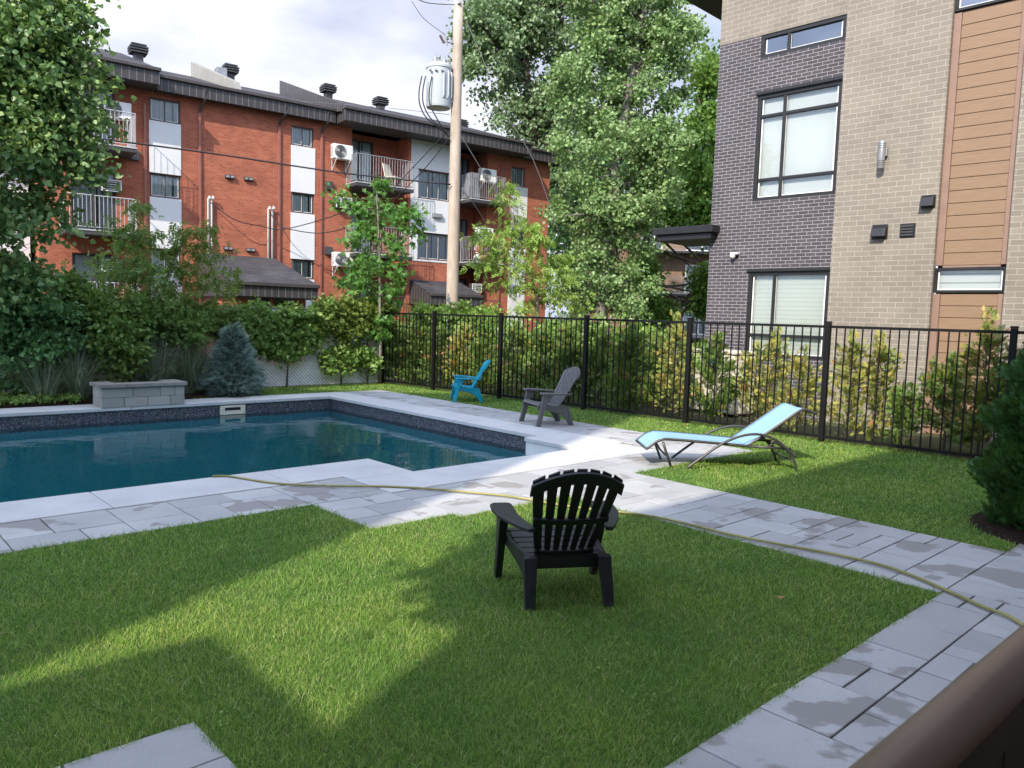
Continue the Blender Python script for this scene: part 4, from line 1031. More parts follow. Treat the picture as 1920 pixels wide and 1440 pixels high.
m_ = MB(); m_.tube([(-.28, WL - .02, .31), (-.24, WL - .03, .2), (-.16, WL - .05, .0)], .015, 8); m_.build('front_leg', fr, e, smooth=True)
m_ = MB(); m_.tube([(-.27, .03, .27), (-.2, .16, .14), (-.17, .32, .10), (-.2, .48, .14), (-.27, WL - .03, .27)], .013, 8); m_.build('stretcher', fr, e, smooth=True)
m_ = MB(); m_.tube([(1.30, -.02, .12), (1.30, WL + .02, .12)], .013, 8); m_.build('stretcher', fr, e, smooth=True)
m_ = MB(); m_.tube([(.98, .02, .27), (1.12, .02, .36), (1.12, WL - .02, .36), (.98, WL - .02, .27)], .012, 8); m_.build('back_support', fr, e, smooth=True)
m_ = MB(); m_.tube([(-.475, .02, .222), (-.475, WL - .02, .222)], .016, 8); m_.build('foot_bar', fr, e, smooth=True)
m_ = MB(); m_.tube([(1.565, .02, .70), (1.565, WL - .02, .70)], .016, 8); m_.build('head_bar', fr, e, smooth=True)

# ---------------------------------------------------------------- garden hose
hp = [(398, 893), (430, 893), (500, 904), (560, 909), (640, 911), (720, 912), (800, 916), (880, 923), (960, 931), (1040, 945), (1110, 955), (1180, 962), (1240, 971), (1300, 985), (1380, 1004), (1460, 1020), (1560, 1038), (1640, 1056), (1700, 1075), (1760, 1100), (1800, 1118), (1850, 1140), (1897, 1158), (1960, 1200), (2050, 1250)]
H_ = [G(x, y, .02) for x, y in hp]
sm = []
for i in range(len(H_) - 1):
    a, b, c, d = H_[max(i - 1, 0)], H_[i], H_[i + 1], H_[min(i + 2, len(H_) - 1)]
    for q in range(5):
        t = q / 5; sm.append(.5 * ((2 * b) + (c - a) * t + (2 * a - 5 * b + 4 * c - d) * t * t + (3 * b - a - 3 * c + d) * t ** 3))
m_ = MB(); m_.tube(sm, .0108, 10)
hm = NT('yellow_grey_hose'); gg_ = hm.n('NewGeometry'); sx = hm.n('SeparateXYZ'); hm.l(gg_.outputs['Normal'], sx.inputs[0])
wn_ = hm.n('TexNoise'); ho = hm.coord(); nn_ = hm.noise(ho, 3, 3)
hm.pbr(hm.ramp(nn_, [(.35, (.22, .205, .06)), (.65, (.34, .31, .11))]), .45, 0, None, .4)
hose = m_.build('garden_hose', hm.m, None, smooth=True); tag(hose, 'long yellow green garden hose lying over the paving and lawn', 'hose')

# ---------------------------------------------------------------- deck railing close to the viewer
rz_ = 1.27; q0 = G(1545, 1440, rz_); q1 = G(1920, 1146, rz_); rdv = (q1 - q0).normalized(); nrm = Vector((rdv.y, -rdv.x, 0))
e = empty('deck_railing', q0 - rdv * .9 + nrm * .035 + Vector((0, 0, -rz_)), math.atan2(rdv.y, rdv.x), 'brown metal deck railing right in front of the viewer, out of focus', 'railing')
brn = simple('brown_rail_paint', (.135, .088, .064), .36, 0, .1, 5, .05)
dk = simple('dark_under_rail', (.016, .012, .011), .5, 0, .1, 5, .05)  # near-black tone for the rail and boards below the handrail
m_ = MB(); m_.prism([(-.6, 0.035 * math.cos(a), rz_ - .035 + .035 * math.sin(a)) for a in np.linspace(0, math.pi, 25)] + [(-.6, -.034, rz_ - .05), (-.6, .034, rz_ - .05)], [(3.2, 0.035 * math.cos(a), rz_ - .035 + .035 * math.sin(a)) for a in np.linspace(0, math.pi, 25)] + [(3.2, -.034, rz_ - .05), (3.2, .034, rz_ - .05)])
m_.build('handrail', brn, e, smooth=True, bevel=.004)
m_ = MB(); m_.box(-.6, 3.2, -.03, .03, .42, .47); m_.box(-.6, 3.2, -.028, .028, rz_ - .115, rz_ - .052); m_.build('rail', dk, e, bevel=.004)
for i in range(26):
    x = -.55 + i * .145; m_ = MB(); m_.box(x - .070, x + .070, -.009, .009, .471, rz_ - .116); m_.build('board', dk, e, bevel=.003)
# deck floor under the viewer
dkb = MB(); f0 = q0 - rdv * 1.6 + nrm * .02
for i in range(14):
    a = f0 + nrm * (.02 + i * .145); b = a + rdv * 5.0; c = b + nrm * .138; d = a + nrm * .138
    dkb.prism([(p.x, p.y, .36) for p in (a, b, c, d)], [(p.x, p.y, .40) for p in (a, b, c, d)])
tag(dkb.build('deck', simple('brown_deck_board', (.13, .075, .05), .7, 0, .2, 4, .2), bevel=.004), kind='structure')

# ---------------------------------------------------------------- utility pole, transformer and wires
PY = 22.0
pb = at(847.5, 600, PY); pb.z = 0; ptp = at(859.5, 4, PY)
wood = barkmat('weathered_pole_wood', (.34, .27, .21), (.52, .44, .36), 6)
m_ = MB(); m_.tube([pb.lerp(ptp, i / 8) for i in range(9)], [.185 - .055 * i / 8 for i in range(9)], 20)
e = empty('utility_pole', pb, 0, 'tall weathered wooden utility pole between the brick building and the trees', 'utility pole')
o = m_.build('pole', wood, None, smooth=True); o.parent = e; o.location = -pb
def Pp(px, py, Y=PY, dx=0.): return at(px, py, Y) + Vector((dx, 0, 0))
m_ = MB(); m_.tube([Pp(861, 3, PY - .1), Pp(861, 6, PY - .15), Pp(861, 7, PY - .15)], .05, 8); o = m_.build('pole_top_bolt', M['grey_metal'], None); o.parent = e; o.location = -pb
tcn = Pp(822, 205, PY - .1); tr = empty('pole_transformer', tcn, .2, 'grey steel drum transformer hung on the utility pole', 'transformer')
hT = (Pp(822, 122, PY).z - tcn.z); rT = .355
gal = simple('pale_grey_enamel', (.44, .48, .49), .4, 0, .06, 2, .03)
m_ = MB(); m_.lathe([(rT * .55, 0), (rT * .93, .03), (rT * .97, .08), (rT * .97, hT - .16), (rT * 1.03, hT - .15), (rT * 1.03, hT - .09), (rT * .96, hT - .07), (rT * .7, hT + .0), (.02, hT + .03)], k=36); o = m_.build('tank', gal, tr, smooth=True)
es = o.modifiers.new('es', 'EDGE_SPLIT'); es.split_angle = rad(35)
for an in (-.5, -.9, -1.3, 2.2): m_ = MB(); c_, s_ = math.cos(an), math.sin(an); m_.tube([(c_ * rT, s_ * rT, .25), (c_ * (rT + .02), s_ * (rT + .02), .3), (c_ * (rT + .02), s_ * (rT + .02), hT - .3), (c_ * rT, s_ * rT, hT - .25)], .025, 6); m_.build('stiffening_rib', gal, tr)
for (dx, dy) in ((-.12, -.1), (.14, .05)):
    m_ = MB(); m_.lathe([(.05, 0), (.075, .03), (.04, .05), (.07, .09), (.04, .11), (.06, .15), (.03, .18), (.015, .26)], (dx, dy, hT - .03), 12); m_.build('bushing', simple('porcelain', (.25, .27, .28), .25), tr, smooth=True)
for z in (.22, hT - .3): m_ = MB(); m_.box(.25, .62, -.08, .02, z - .05, z + .05); m_.build('bracket', M['grey_metal'], tr, bevel=.01)
for (dx) in (-.27, -.12, .05):
    m_ = MB(); m_.tube([(dx, -.34 + abs(dx) * .2, hT - .28), (dx, -.42 + abs(dx) * .2, hT - .26)], .035, 8); m_.build('terminal', M['grey_metal'], tr)
blk_ = simple('black_cable', (.018, .018, .02), .6, 0, .1, 10, .02); wirem = simple('grey_wire', (.16, .16, .16), .5, .3, .1, 10, .02)
def wire(pts, r, label, name='power_cable', mat=blk_, cat='cable', sag=0., group=None):
    if len(pts) == 2 and True:
        a, b = pts; pts = [a.lerp(b, t) + Vector((0, 0, -4 * sag * t * (1 - t))) for t in np.linspace(0, 1, 24)]
    else:
        H = pts; q_ = []
        for i in range(len(H) - 1):
            a, b, c, d = H[max(i - 1, 0)], H[i], H[i + 1], H[min(i + 2, len(H) - 1)]
            for q in range(5):
                t = q / 5; q_.append(.5 * ((2 * b) + (c - a) * t + (2 * a - 5 * b + 4 * c - d) * t * t + (3 * b - a - 3 * c + d) * t ** 3))
        pts = q_ + [H[-1]]
    m_ = MB(); m_.tube(pts, r, 5); o = m_.build(name, mat, None, smooth=True); return tag(o, label, cat, group)
wire([at(-60, 232, 17), at(215, 264, 18.5), at(420, 291, 20), at(640, 324, 21.3), at(845, 346, PY - .2)], .022, 'thick black cable crossing the red facade from left edge to the pole')
wire([at(843, 245, PY - .2), at(812, 274, 22.4), at(745, 345, 24), at(700, 385, 26)], .013, 'upper twisted service cable from pole past the white facade panel')
wire([at(843, 258, PY - .2), at(800, 312, 22.6), at(735, 378, 24.6), at(700, 400, 26)], .013, 'lower twisted service cable from pole toward the balcony')
w0 = RB.world(RB.sz(391, 380)[0], -.2, RB.sz(391, 380)[1]); w1_ = RB.world(RB.sz(505, 402)[0], -.2, RB.sz(505, 402)[1])
wire([w0, at(440, 412, 27.6), at(490, 424, 28.2), at(530, 430, 28.4), at(600, 413, 28.2), at(660, 392, 27)], .018, 'cable looping from the left white conduit over the brick wall', sag=0)
wire([w1_, at(520, 420, 28.4), at(545, 430, 28.4), at(595, 437, 28.3), at(640, 430, 28), at(680, 415, 27)], .018, 'cable looping from the right white conduit over the brick wall')
wire([at(500, 186, 31), at(560, 190, 29), at(700, 200, 26), at(843, 215, PY)], .008, 'thin wire running just above the brick building roof', mat=wirem, cat='wire')
wire([at(865, 20, PY), at(905, 110, 22), at(940, 200, 22), at(1000, 300, 22), at(1048, 440, 22)], .009, 'thin guy wire from pole top down in front of tall trees', 'guy_wire', wirem, 'wire')
wire([at(862, 250, PY), at(910, 330, 22.4), at(960, 410, 23)], .012, 'thin wire from the pole down past the right balconies', 'guy_wire', wirem, 'wire')
wire([at(861, 350, PY), at(890, 385, 22.4), at(915, 425, 23)], .011, 'short wire from the pole toward the yellow green tree', 'guy_wire', wirem, 'wire')
wire([at(770, -10, 20.5), at(800, 5, 21.3), at(853, 9, PY - .15)], .014, 'line wire with insulators reaching the pole top', 'line_wire', wirem, 'wire')
wire([at(772, 2, 20.8), at(795, 35, 21.2), at(833, 64, PY - .25)], .008, 'thin dropper wire curving down to the fuse cutout', 'line_wire', wirem, 'wire')
for i, ofs in enumerate((0, 1, 2)):
    x = (787, 794, 806)[i]
    wire([at(x + 4, 143, PY - .45), at(x - 1, 170, PY - .5), at(x, 195, PY - .5), at(x + 12, 220, PY - .45), at(824 + ofs * 3, 240, PY - .35), at(842, 256, PY - .2)], .018, ('outermost', 'middle', 'innermost')[i] + ' black lead looping below the pole transformer', 'transformer_lead')
e = empty('fuse_cutout', at(836, 78, PY - .2), 0, 'small fuse cutout and insulators on the pole above the transformer', 'fuse')
m_ = MB(); m_.tube([(-.16, 0, .16), (-.05, 0, -.04)], .035, 8); m_.build('insulator', simple('brown_porcelain', (.10, .06, .05), .3), e)
m_ = MB(); m_.tube([(-.05, -.02, .22), (.04, -.02, -.10)], .022, 8); m_.build('fuse_tube', M['grey_metal'], e)
m_ = MB(); m_.tube([(-.03, 0, 0), (.22, .12, .0)], .02, 6); m_.build('arm', M['grey_metal'], e)

#PLANTS
# ---------------------------------------------------------------- foliage tools
def tpl(leaves):
    V, F = [], []
    for lv in leaves:
        n = len(V); V += lv; F.append([n, n + 1, n + 2, n + 3])
    return np.array(V, np.float32), np.array(F, np.int32)
def rh(x, y, ang, L_, W_, fold=.12, z=0., droop=0.):
    """one leaf quad from base (x,y) pointing at ang (0=+y)"""
    s_, c_ = math.sin(ang), math.cos(ang)
    def q(u, v, w_): return [x + v * s_ + u * c_, y + v * c_ - u * s_, z + w_]
    return [q(0, 0, 0), q(-W_ / 2, L_ * .42, fold * W_), q(0, L_, -droop * L_), q(W_ / 2, L_ * .42, fold * W_)]
T_leaf = (np.array([[0, 0, 0], [-.47, .22, .10], [-.34, .62, .05], [0, 1, -.14], [.34, .62, .05], [.47, .22, .10]], np.float32), np.array([[0, 1, 2, 3], [0, 3, 4, 5]], np.int32))
T_pair = tpl([rh(0, 0, -.5, .8, .62, .2), rh(0, .1, .6, .75, .6, .2, .1, .2), rh(0, .2, .05, .85, .66, .2, -.05, .1)])
T_compound = tpl([rh(0, .15, -.9, .55, .22, .2, 0, .3), rh(0, .15, .9, .55, .22, .2, 0, .3), rh(0, .45, -.7, .5, .2, .2, 0, .3), rh(0, .45, .7, .5, .2, .2, 0, .3), rh(0, .6, 0, .6, .24, .2, 0, .4)])
T_maple = tpl([rh(0, 0, 0, 1., .42, .1, 0, .15), rh(0, 0, .85, .82, .36, .1, 0, .15), rh(0, 0, -.85, .82, .36, .1, 0, .15), rh(0, 0, 1.75, .5, .28, .1, 0, .1), rh(0, 0, -1.75, .5, .28, .1, 0, .1)])
T_thuja = tpl([rh(0, 0, 0, 1., .13, .1)] + [rh(0, .12 + .17 * i, s_ * (.75 - .05 * i), .55 - .08 * i, .12, .1, 0, .1) for i in range(5) for s_ in (-1, 1)])
T_spruce = tpl([rh(0, .0, 0, 1., .09, .0)] + [rh(0, .05 + .15 * i, s_ * .75, .36, .045, 0, 0, -.3 * k) for i in range(6) for s_ in (-1, 1) for k in (0, 1)])
def scatter(name, T, pos, fwd, size, mat, parent=None, roll=1.0, up=None):
    """copy the leaf template at pos, along fwd, with random roll"""
    V0, F0 = T; n = len(pos); fwd = fwd / np.maximum(1e-6, np.linalg.norm(fwd, axis=1, keepdims=True))
    ref = np.tile(np.array([[0, 0, 1.]]), (n, 1)); ref[np.abs(fwd[:, 2]) > .95] = (1, 0, 0)
    side = np.cross(fwd, ref); side /= np.linalg.norm(side, axis=1, keepdims=True); nor = np.cross(side, fwd)
    a = nr.uniform(-np.pi * roll, np.pi * roll, n)[:, None]; c, s_ = np.cos(a), np.sin(a)
    s2 = side * c + nor * s_; n2 = nor * c - side * s_
    sz = size[:, None, None] if hasattr(size, '__len__') else size
    P = pos[:, None, :] + sz * (V0[None, :, 0:1] * s2[:, None, :] + V0[None, :, 1:2] * fwd[:, None, :] + V0[None, :, 2:3] * n2[:, None, :])
    F = (F0[None] + (np.arange(n) * len(V0))[:, None, None]).reshape(-1, 4)
    return npmesh(name, P.reshape(-1, 3), F, mat, parent)
def rdir(n, upb=0.): 
    v = nr.normal(0, 1, (n, 3)); v /= np.linalg.norm(v, axis=1, keepdims=True); v[:, 2] += upb; return v
def inell(n, c, r, pw=.45):
    v = nr.normal(0, 1, (n, 3)); v /= np.linalg.norm(v, axis=1, keepdims=True)
    return np.array(c) + v * (nr.rand(n, 1) ** pw) * np.array(r)
def ell(px, py, Y, rx, ry, ry_depth=None):       # pixel ellipse at distance Y -> centre, radii in metres
    c = at(px, py, Y); k = Y / FPX; return (tuple(c), (rx * k, (ry_depth or (rx + ry) / 2 * k), ry * k))
def clumpcentres(ells, n):
    vols = np.array([e[1][0] * e[1][2] for e in ells]); ns = np.maximum(1, (vols / vols.sum() * n).astype(int))
    return np.concatenate([inell(k, e[0], e[1]) for k, e in zip(ns, ells)])
def leaves_in(cc, per, rad_, flat=.65):
    n = len(cc) * per; base = np.repeat(cc, per, 0); r = np.repeat(nr.uniform(.55, 1.35, len(cc)), per)[:, None]
    d = nr.normal(0, 1, (n, 3)) * np.array([1, 1, flat]); return base + d * rad_ * .55 * r, d
def limbs(mb, trunk, rt0, rt1, targets, rl=.05, frac=1., k=5, sag=.0):
    """trunk polyline, limbs curving out to the targets"""
    trunk = [Vector(p) for p in trunk]; m = len(trunk)
    mb.tube(trunk, [rt0 + (rt1 - rt0) * i / (m - 1) for i in range(m)], 10)
    for t in targets:
        t = Vector(t); zt = t.z - (t.xy - trunk[0].xy).length * .55
        best = min(range(m), key=lambda i: abs(trunk[i].z - zt)); a = trunk[best]
        if best < m - 1 and m > 1: a = a.lerp(trunk[best + 1], rnd.random() * .8)
        L_ = (t - a).length
        if L_ < .05: continue
        mid = a.lerp(t, .5) + Vector((rnd.uniform(-.08, .08), rnd.uniform(-.08, .08), rnd.uniform(-.02, .10) - sag)) * L_
        r = rl * min(1.6, max(.4, L_ / 3))
        mb.tube([a, a.lerp(mid, .55) + Vector((0, 0, .02 * L_)), mid, mid.lerp(t, .55), t], [r, r * .8, r * .55, r * .35, r * .12], k)
def tree(name, label, cat, base, trunk, r0, r1, ells, ncl, per, crad, size, T, mat, bark, limbn=60, rl=.06, group=None, upb=-.3, cc=None, flat=.65, sizevar=.3, clear=0):
    e = empty(name, base, 0, label, cat, group); B_ = Vector(base)
    C = clumpcentres(ells, ncl) if cc is None else cc
    if clear:
        tp = [Vector(p) for p in trunk]; keep = []
        for c in C:
            ok = True
            for p_, q_ in zip(tp[:-1], tp[1:]):
                for k in range(6):
                    m2 = p_.lerp(q_, k / 5)
                    if abs(m2.z - c[2]) < clear * 1.2 and abs(m2.x - c[0]) < clear and c[1] < m2.y + .2 and rnd.random() < .75: ok = False
            keep.append(ok)
        C = C[np.array(keep)]
    mb = MB(); idx = list(range(len(C))); rnd.shuffle(idx)
    limbs(mb, trunk, r0, r1, [C[i] for i in idx[:limbn]], rl)
    mb.v = [(v[0] - B_.x, v[1] - B_.y, v[2] - B_.z) for v in mb.v]; mb.build('trunk', bark, e, smooth=True, recalc=False)
    P, d = leaves_in(C, per, crad, flat); P = P - np.array(B_)[None]
    f = rdir(len(P), upb) + d * .4
    scatter('crown', T, P.astype(np.float32), f, size * nr.uniform(1 - sizevar, 1 + sizevar, len(P)), mat, e)
    return e
bark_grey = barkmat('grey_poplar_bark', (.13, .115, .095), (.34, .31, .27)); bark_dark = barkmat('dark_bark', (.05, .04, .03), (.13, .10, .075)); bark_thin = barkmat('thin_stem_bark', (.12, .10, .07), (.25, .22, .17))
LFp = leafmat('cottonwood_leaves', [(0.116, 0.209, 0.07), (0.186, 0.31, 0.101), (0.265, 0.404, 0.155), (0.336, 0.424, 0.223)], .30, .38, .35)
LFa = leafmat('grey_green_leaves', [(0.095, 0.168, 0.073), (0.146, 0.233, 0.11), (0.218, 0.32, 0.16), (0.284, 0.361, 0.218)], .30, .4, .35)
LFn = leafmat('broad_dark_leaves', [(0.059, 0.133, 0.045), (0.105, 0.208, 0.067), (0.178, 0.297, 0.105), (0.416, 0.564, 0.238)], .32, .36, .9)
LFb = leafmat('box_elder_leaves', [(0.125, 0.239, 0.063), (0.196, 0.336, 0.084), (0.323, 0.476, 0.14)], .38, .5, 1.2)
LFy = leafmat('yellow_green_leaves', [(0.189, 0.328, 0.057), (0.273, 0.437, 0.081), (0.396, 0.546, 0.138)], .42, .5, 1.0)
LFv = leafmat('vine_leaves', [(0.091, 0.208, 0.039), (0.156, 0.312, 0.058), (0.26, 0.416, 0.104), (0.442, 0.52, 0.169)], .35, .45, 1.3)
LFm = leafmat('maple_leaves', [(0.069, 0.196, 0.04), (0.115, 0.276, 0.057), (0.184, 0.368, 0.092)], .38, .42, 1.3)
LFg = leafmat('bright_green_leaves', [(0.079, 0.167, 0.026), (0.123, 0.238, 0.04), (0.176, 0.308, 0.062)], .4, .45, .4)
LFd = leafmat('dark_understory_leaves', [(0.075, 0.175, 0.075), (0.125, 0.275, 0.1), (0.225, 0.425, 0.15)], .3, .42, 1.2)
LFs = leafmat('blue_spruce_needles', [(.13, .22, .19), (.21, .31, .28), (.33, .45, .41)], .05, .55, 3)
LFr = leafmat('reed_blades', [(0.144, 0.216, 0.144), (0.24, 0.324, 0.228), (0.408, 0.48, 0.36)], .3, .5, 1.5)
LFt = leafmat('arborvitae_sprays', [(0.099, 0.187, 0.044), (0.154, 0.264, 0.061), (0.242, 0.352, 0.088)], .3, .5, 2.0, patch=[((.40, .38, .10), 5.0, .56, .66), ((.44, .20, .09), 2.6, .60, .66)])
LFt2 = leafmat('yellowing_arborvitae_sprays', [(0.154, 0.242, 0.066), (0.242, 0.33, 0.088), (0.374, 0.44, 0.132)], .3, .5, 2.0, patch=[((.58, .50, .14), 5.5, .46, .56), ((.55, .23, .09), 2.8, .60, .65)])
LFc = leafmat('dense_green_arborvitae', [(0.017, 0.063, 0.017), (0.031, 0.105, 0.025), (0.063, 0.168, 0.035)], .2, .5, 3)

# ---- tall cottonwoods and the trees behind
Yb = 46.
b0 = at(985, 600, Yb); b0.z = 0
tree('cottonwood_tree', 'tall grey green cottonwood behind the brick building right of the pole', 'tree', b0, [b0, at(990, 420, Yb), at(1000, 250, Yb), at(985, 120, Yb), at(1000, -60, Yb)], .45, .12,
     [ell(905, 130, Yb, 70, 50), ell(960, 60, Yb, 110, 90), ell(935, 20, Yb, 70, 70), ell(1035, 245, Yb, 80, 75), ell(975, 210, Yb, 50, 55), ell(1080, 90, Yb, 110, 140), ell(1040, 330, Yb, 60, 55), ell(1050, -90, Yb, 160, 80)],
     330, 120, .62, .20, T_leaf, LFa, bark_dark, 120, .10)
Yb = 33.
b1 = at(1125, 600, Yb); b1.z = 0
tree('cottonwood_tree', 'tallest sunlit cottonwood with pale trunk left of the modern house', 'tree', b1, [b1, at(1135, 480, Yb), at(1150, 380, Yb), at(1160, 280, Yb), at(1178, 180, Yb), at(1197, 60, Yb), at(1212, -60, Yb)], .30, .10,
     [ell(1180, 50, Yb, 130, 80), ell(1110, 160, Yb, 90, 80), ell(1230, 150, Yb, 85, 80), ell(1150, 270, Yb, 130, 80), ell(1240, 300, Yb, 60, 80), ell(1110, 400, Yb, 85, 85), ell(1190, 400, Yb, 70, 90), ell(1100, 520, Yb, 80, 70), ell(1160, 545, Yb, 75, 55), ell(1140, -80, Yb, 200, 90), ell(1250, 60, Yb, 60, 60)],
     520, 130, .46, .135, T_leaf, LFp, bark_grey, 130, .07, clear=.28)
Yb = 43.
b2 = at(1335, 600, Yb); b2.z = 0
tree('broadleaf_tree', 'bright green tree squeezed against the left side of the modern house', 'tree', b2, [b2, at(1335, 450, Yb), at(1325, 300, Yb), at(1310, 180, Yb)], .2, .05,
     [ell(1315, 290, Yb, 40, 95), ell(1325, 130, Yb, 25, 60), ell(1275, 400, Yb, 50, 50), ell(1320, 400, Yb, 40, 60), ell(1225, 385, Yb, 40, 60)],
     130, 120, .8, .2, T_leaf, LFg, bark_dark, 50, .06)
for (px, Yq, es, lab) in ((1120, 62, [ell(1090, 330, 62, 90, 120), ell(1150, 440, 62, 100, 120), ell(1060, 430, 62, 60, 110)], 'dark tree mass far behind the sunlit cottonwood'),
                          (1250, 66, [ell(1240, 350, 66, 80, 110), ell(1300, 480, 66, 60, 60), ell(1215, 480, 66, 70, 80)], 'dark green tree rising behind the brown apartment building'),
                          (1212, 45, [ell(1222, 585, 45, 38, 22), ell(1318, 540, 45, 14, 55), ell(1205, 530, 45, 24, 45)], 'low leafy tree in front of the brown apartment building')):
    bq = at(px, 600, Yq); bq.z = 0
    tree('background_tree', lab, 'tree', bq, [bq, at(px, 480, Yq), at(px + 5, 380, Yq)], .3, .08, es, 150, 100, 1.3 if Yq > 50 else .6, .34 if Yq > 50 else .2, T_leaf, LFd if Yq > 50 else LFg, bark_dark, 30, .1)
# ---- big leafy tree at the left edge
Yl = 12.6
bl = at(-120, 760, Yl); bl.z = 0
tree('poplar_tree', 'large leafy poplar filling the left edge above the pool', 'tree', bl, [bl, at(-115, 600, Yl), at(-90, 400, Yl), at(-60, 200, Yl), at(-20, 0, Yl), at(20, -150, Yl)], .16, .04,
     [ell(55, 120, Yl, 120, 110), ell(110, 190, Yl, 80, 80), ell(60, 260, Yl, 110, 70), ell(20, 20, Yl, 130, 80), ell(20, 400, Yl, 85, 85), ell(105, 300, Yl, 75, 50), ell(-90, 150, Yl, 130, 250), ell(20, -130, Yl, 170, 100), ell(-20, 520, Yl, 90, 60), ell(85, 70, Yl, 75, 60)],
     380, 78, .34, .095, T_leaf, LFn, bark_dark, 150, .02, upb=-.55)
# a few twigs reaching out against the sky
cc = np.array([at(x, y, Yl) for x, y in ((168, 20), (178, 38), (185, 65), (150, 45), (195, 130), (210, 150), (205, 175), (190, 225), (175, 270), (150, 330), (120, 405), (130, 425), (95, 440))])
tree('poplar_sprig', 'thin poplar twigs with loose leaves against the sky at upper left', 'tree', bl + Vector((.35, .2, 0)), [bl + Vector((.35, .2, 0)), at(-90, 560, Yl), at(-50, 320, Yl), at(20, 150, Yl), at(110, 60, Yl)], .05, .012, None, 0, 16, .13, .11, T_leaf, LFn, bark_dark, 13, .012, cc=cc, upb=-.5)
# ---- understory at the left bed
for (name, lab, es, Y_, n_, sz_, T_, mt) in (
    ('shrub', 'dark green shrub mass at the far left of the planting bed', [ell(20, 560, 13.4, 90, 90), ell(40, 650, 13.4, 80, 80), ell(95, 600, 13.6, 60, 70)], 13.4, 190, .075, T_leaf, LFd),
    ('shrub', 'green shrub behind the block planter wall', [ell(170, 600, 14.3, 75, 60), ell(220, 650, 14.3, 55, 55), ell(140, 560, 14.3, 50, 40)], 14.3, 120, .085, T_pair, LFb),
    ('shrub', 'leafy shrub climbing between planter and blue spruce', [ell(330, 610, 15.3, 70, 45), ell(280, 580, 15.0, 70, 45)], 15.2, 80, .085, T_compound, LFb)):
    bb_ = Vector(es[0][0]); bb_.z = 0
    tree(name, lab, 'shrub', bb_, [bb_, bb_ + Vector((.05, 0, .5)), bb_ + Vector((.1, 0, 1.1))], .03, .01, es, n_, 60, .22, sz_, T_, mt, bark_dark, 25, .012)
# ---- box elder saplings
Yx = 15.2
pts_ = [(250, 390), (262, 412), (240, 430), (228, 452), (268, 450), (210, 478), (255, 480), (285, 470), (225, 510), (262, 512), (195, 520), (290, 500), (180, 548), (215, 548), (255, 548), (300, 540), (325, 520), (230, 575), (270, 590), (310, 580), (165, 575)]
cc = np.array([at(x, y, Yx + rnd.uniform(-.4, .4)) for x, y in pts_]); cc = np.concatenate([cc, cc + nr.normal(0, .14, cc.shape), cc + nr.normal(0, .18, cc.shape)])
bx_ = G(243, 742)
tree('box_elder_sapling', 'slender box elder sapling in front of the left brick wall', 'tree', bx_, [bx_, at(243, 650, Yx), at(255, 560, Yx), at(250, 470, Yx), at(252, 390, Yx)], .035, .008, None, 0, 17, .20, .15, T_compound, LFb, bark_thin, 40, .012, cc=cc, upb=-1.1)
pts_ = [(335, 440), (345, 425), (350, 455), (325, 462), (365, 470), (385, 435), (400, 425), (395, 455), (345, 490), (375, 500), (405, 490), (330, 500), (420, 515), (395, 530), (360, 530), (425, 545), (440, 525), (400, 560), (350, 555), (320, 550)]
cc = np.array([at(x, y, Yx + .4 + rnd.uniform(-.4, .4)) for x, y in pts_]); cc = np.concatenate([cc, cc + nr.normal(0, .12, cc.shape)])
bx2 = G(262, 740)
tree('box_elder_sapling', 'arching box elder sapling hanging pale leaves before the annex roof', 'tree', bx2, [bx2, at(275, 650, Yx + .2), at(300, 560, Yx + .3), at(322, 500, Yx + .4), at(345, 440, Yx + .4)], .03, .008, None, 0, 15, .17, .15, T_compound, leafmat('pale_box_elder_leaves', [(.13, .21, .04), (.19, .28, .06), (.27, .36, .1)], .42, .5, 1.2), bark_thin, 30, .01, cc=cc, upb=-1.3)
# ---- vines on the chain link fence
def onchain(px, py, off=.22):
    r = ray(px, py); k = (-16.25 + off) / (r[0] * .682 - r[1] * .731); return Vector((r[0] * k, r[1] * k, CAMH + r[2] * k))
def region(n, x0, x1, yt, yb, off=.2, edge=10):
    out = []
    for _ in range(n):
        x = nr.uniform(x0, x1); t = nr.rand(); y = yt(x) + (yb(x) - yt(x)) * t; out.append(onchain(x, y + nr.normal(0, edge * .3), nr.uniform(.05, off * 2)))
    return np.array(out)
def vines(lab, name, n, x0, x1, yt, yb, T, mat, per, size, stem):
    cc = region(n, x0, x1, yt, yb); b_ = Vector(onchain(stem, 650, .15)); b_.z = 0
    return tree(name, lab, 'climbing plant', b_, [b_, b_ + Vector((.03, 0, .6)), b_ + Vector((-.05, .03, 1.2)), b_ + Vector((.02, 0, 1.7))], .02, .008, None, 0, per, .17, size, T, mat, bark_thin, 24, .01, cc=cc, flat=.8, upb=-.5)
vines('feathery green climber over the left chain link fence', 'climbing_vine', 230, 250, 500, lambda x: 582 + 6 * math.sin(x * .05), lambda x: 628 + 22 * math.sin(x * .03), T_compound, LFb, 34, .12, 300)
vines('broad leaved vine hanging on the chain link fence right of the spruce', 'climbing_vine', 185, 470, 620, lambda x: 581 - 12 * max(0, (x - 560) / 60) + 3 * math.sin(x * .09), lambda x: 652 + 20 * math.sin((x - 470) * .028) - (25 if x > 590 else 0), T_maple, LFv, 38, .085, 538)
vines('yellow green vine crowning the chain link fence near the corner', 'climbing_vine', 130, 590, 735, lambda x: 566, lambda x: 632, T_maple, leafmat('yellow_green_vine_leaves', [(.10, .18, .03), (.17, .26, .05), (.32, .34, .1)], .4, .45, 1.5), 40, .08, 640)  # leaf mix in a yellower green
vines('low vine patch on the chain link fence beside the corner', 'climbing_vine', 60, 608, 706, lambda x: 652, lambda x: 690, T_maple, LFv, 40, .085, 690)
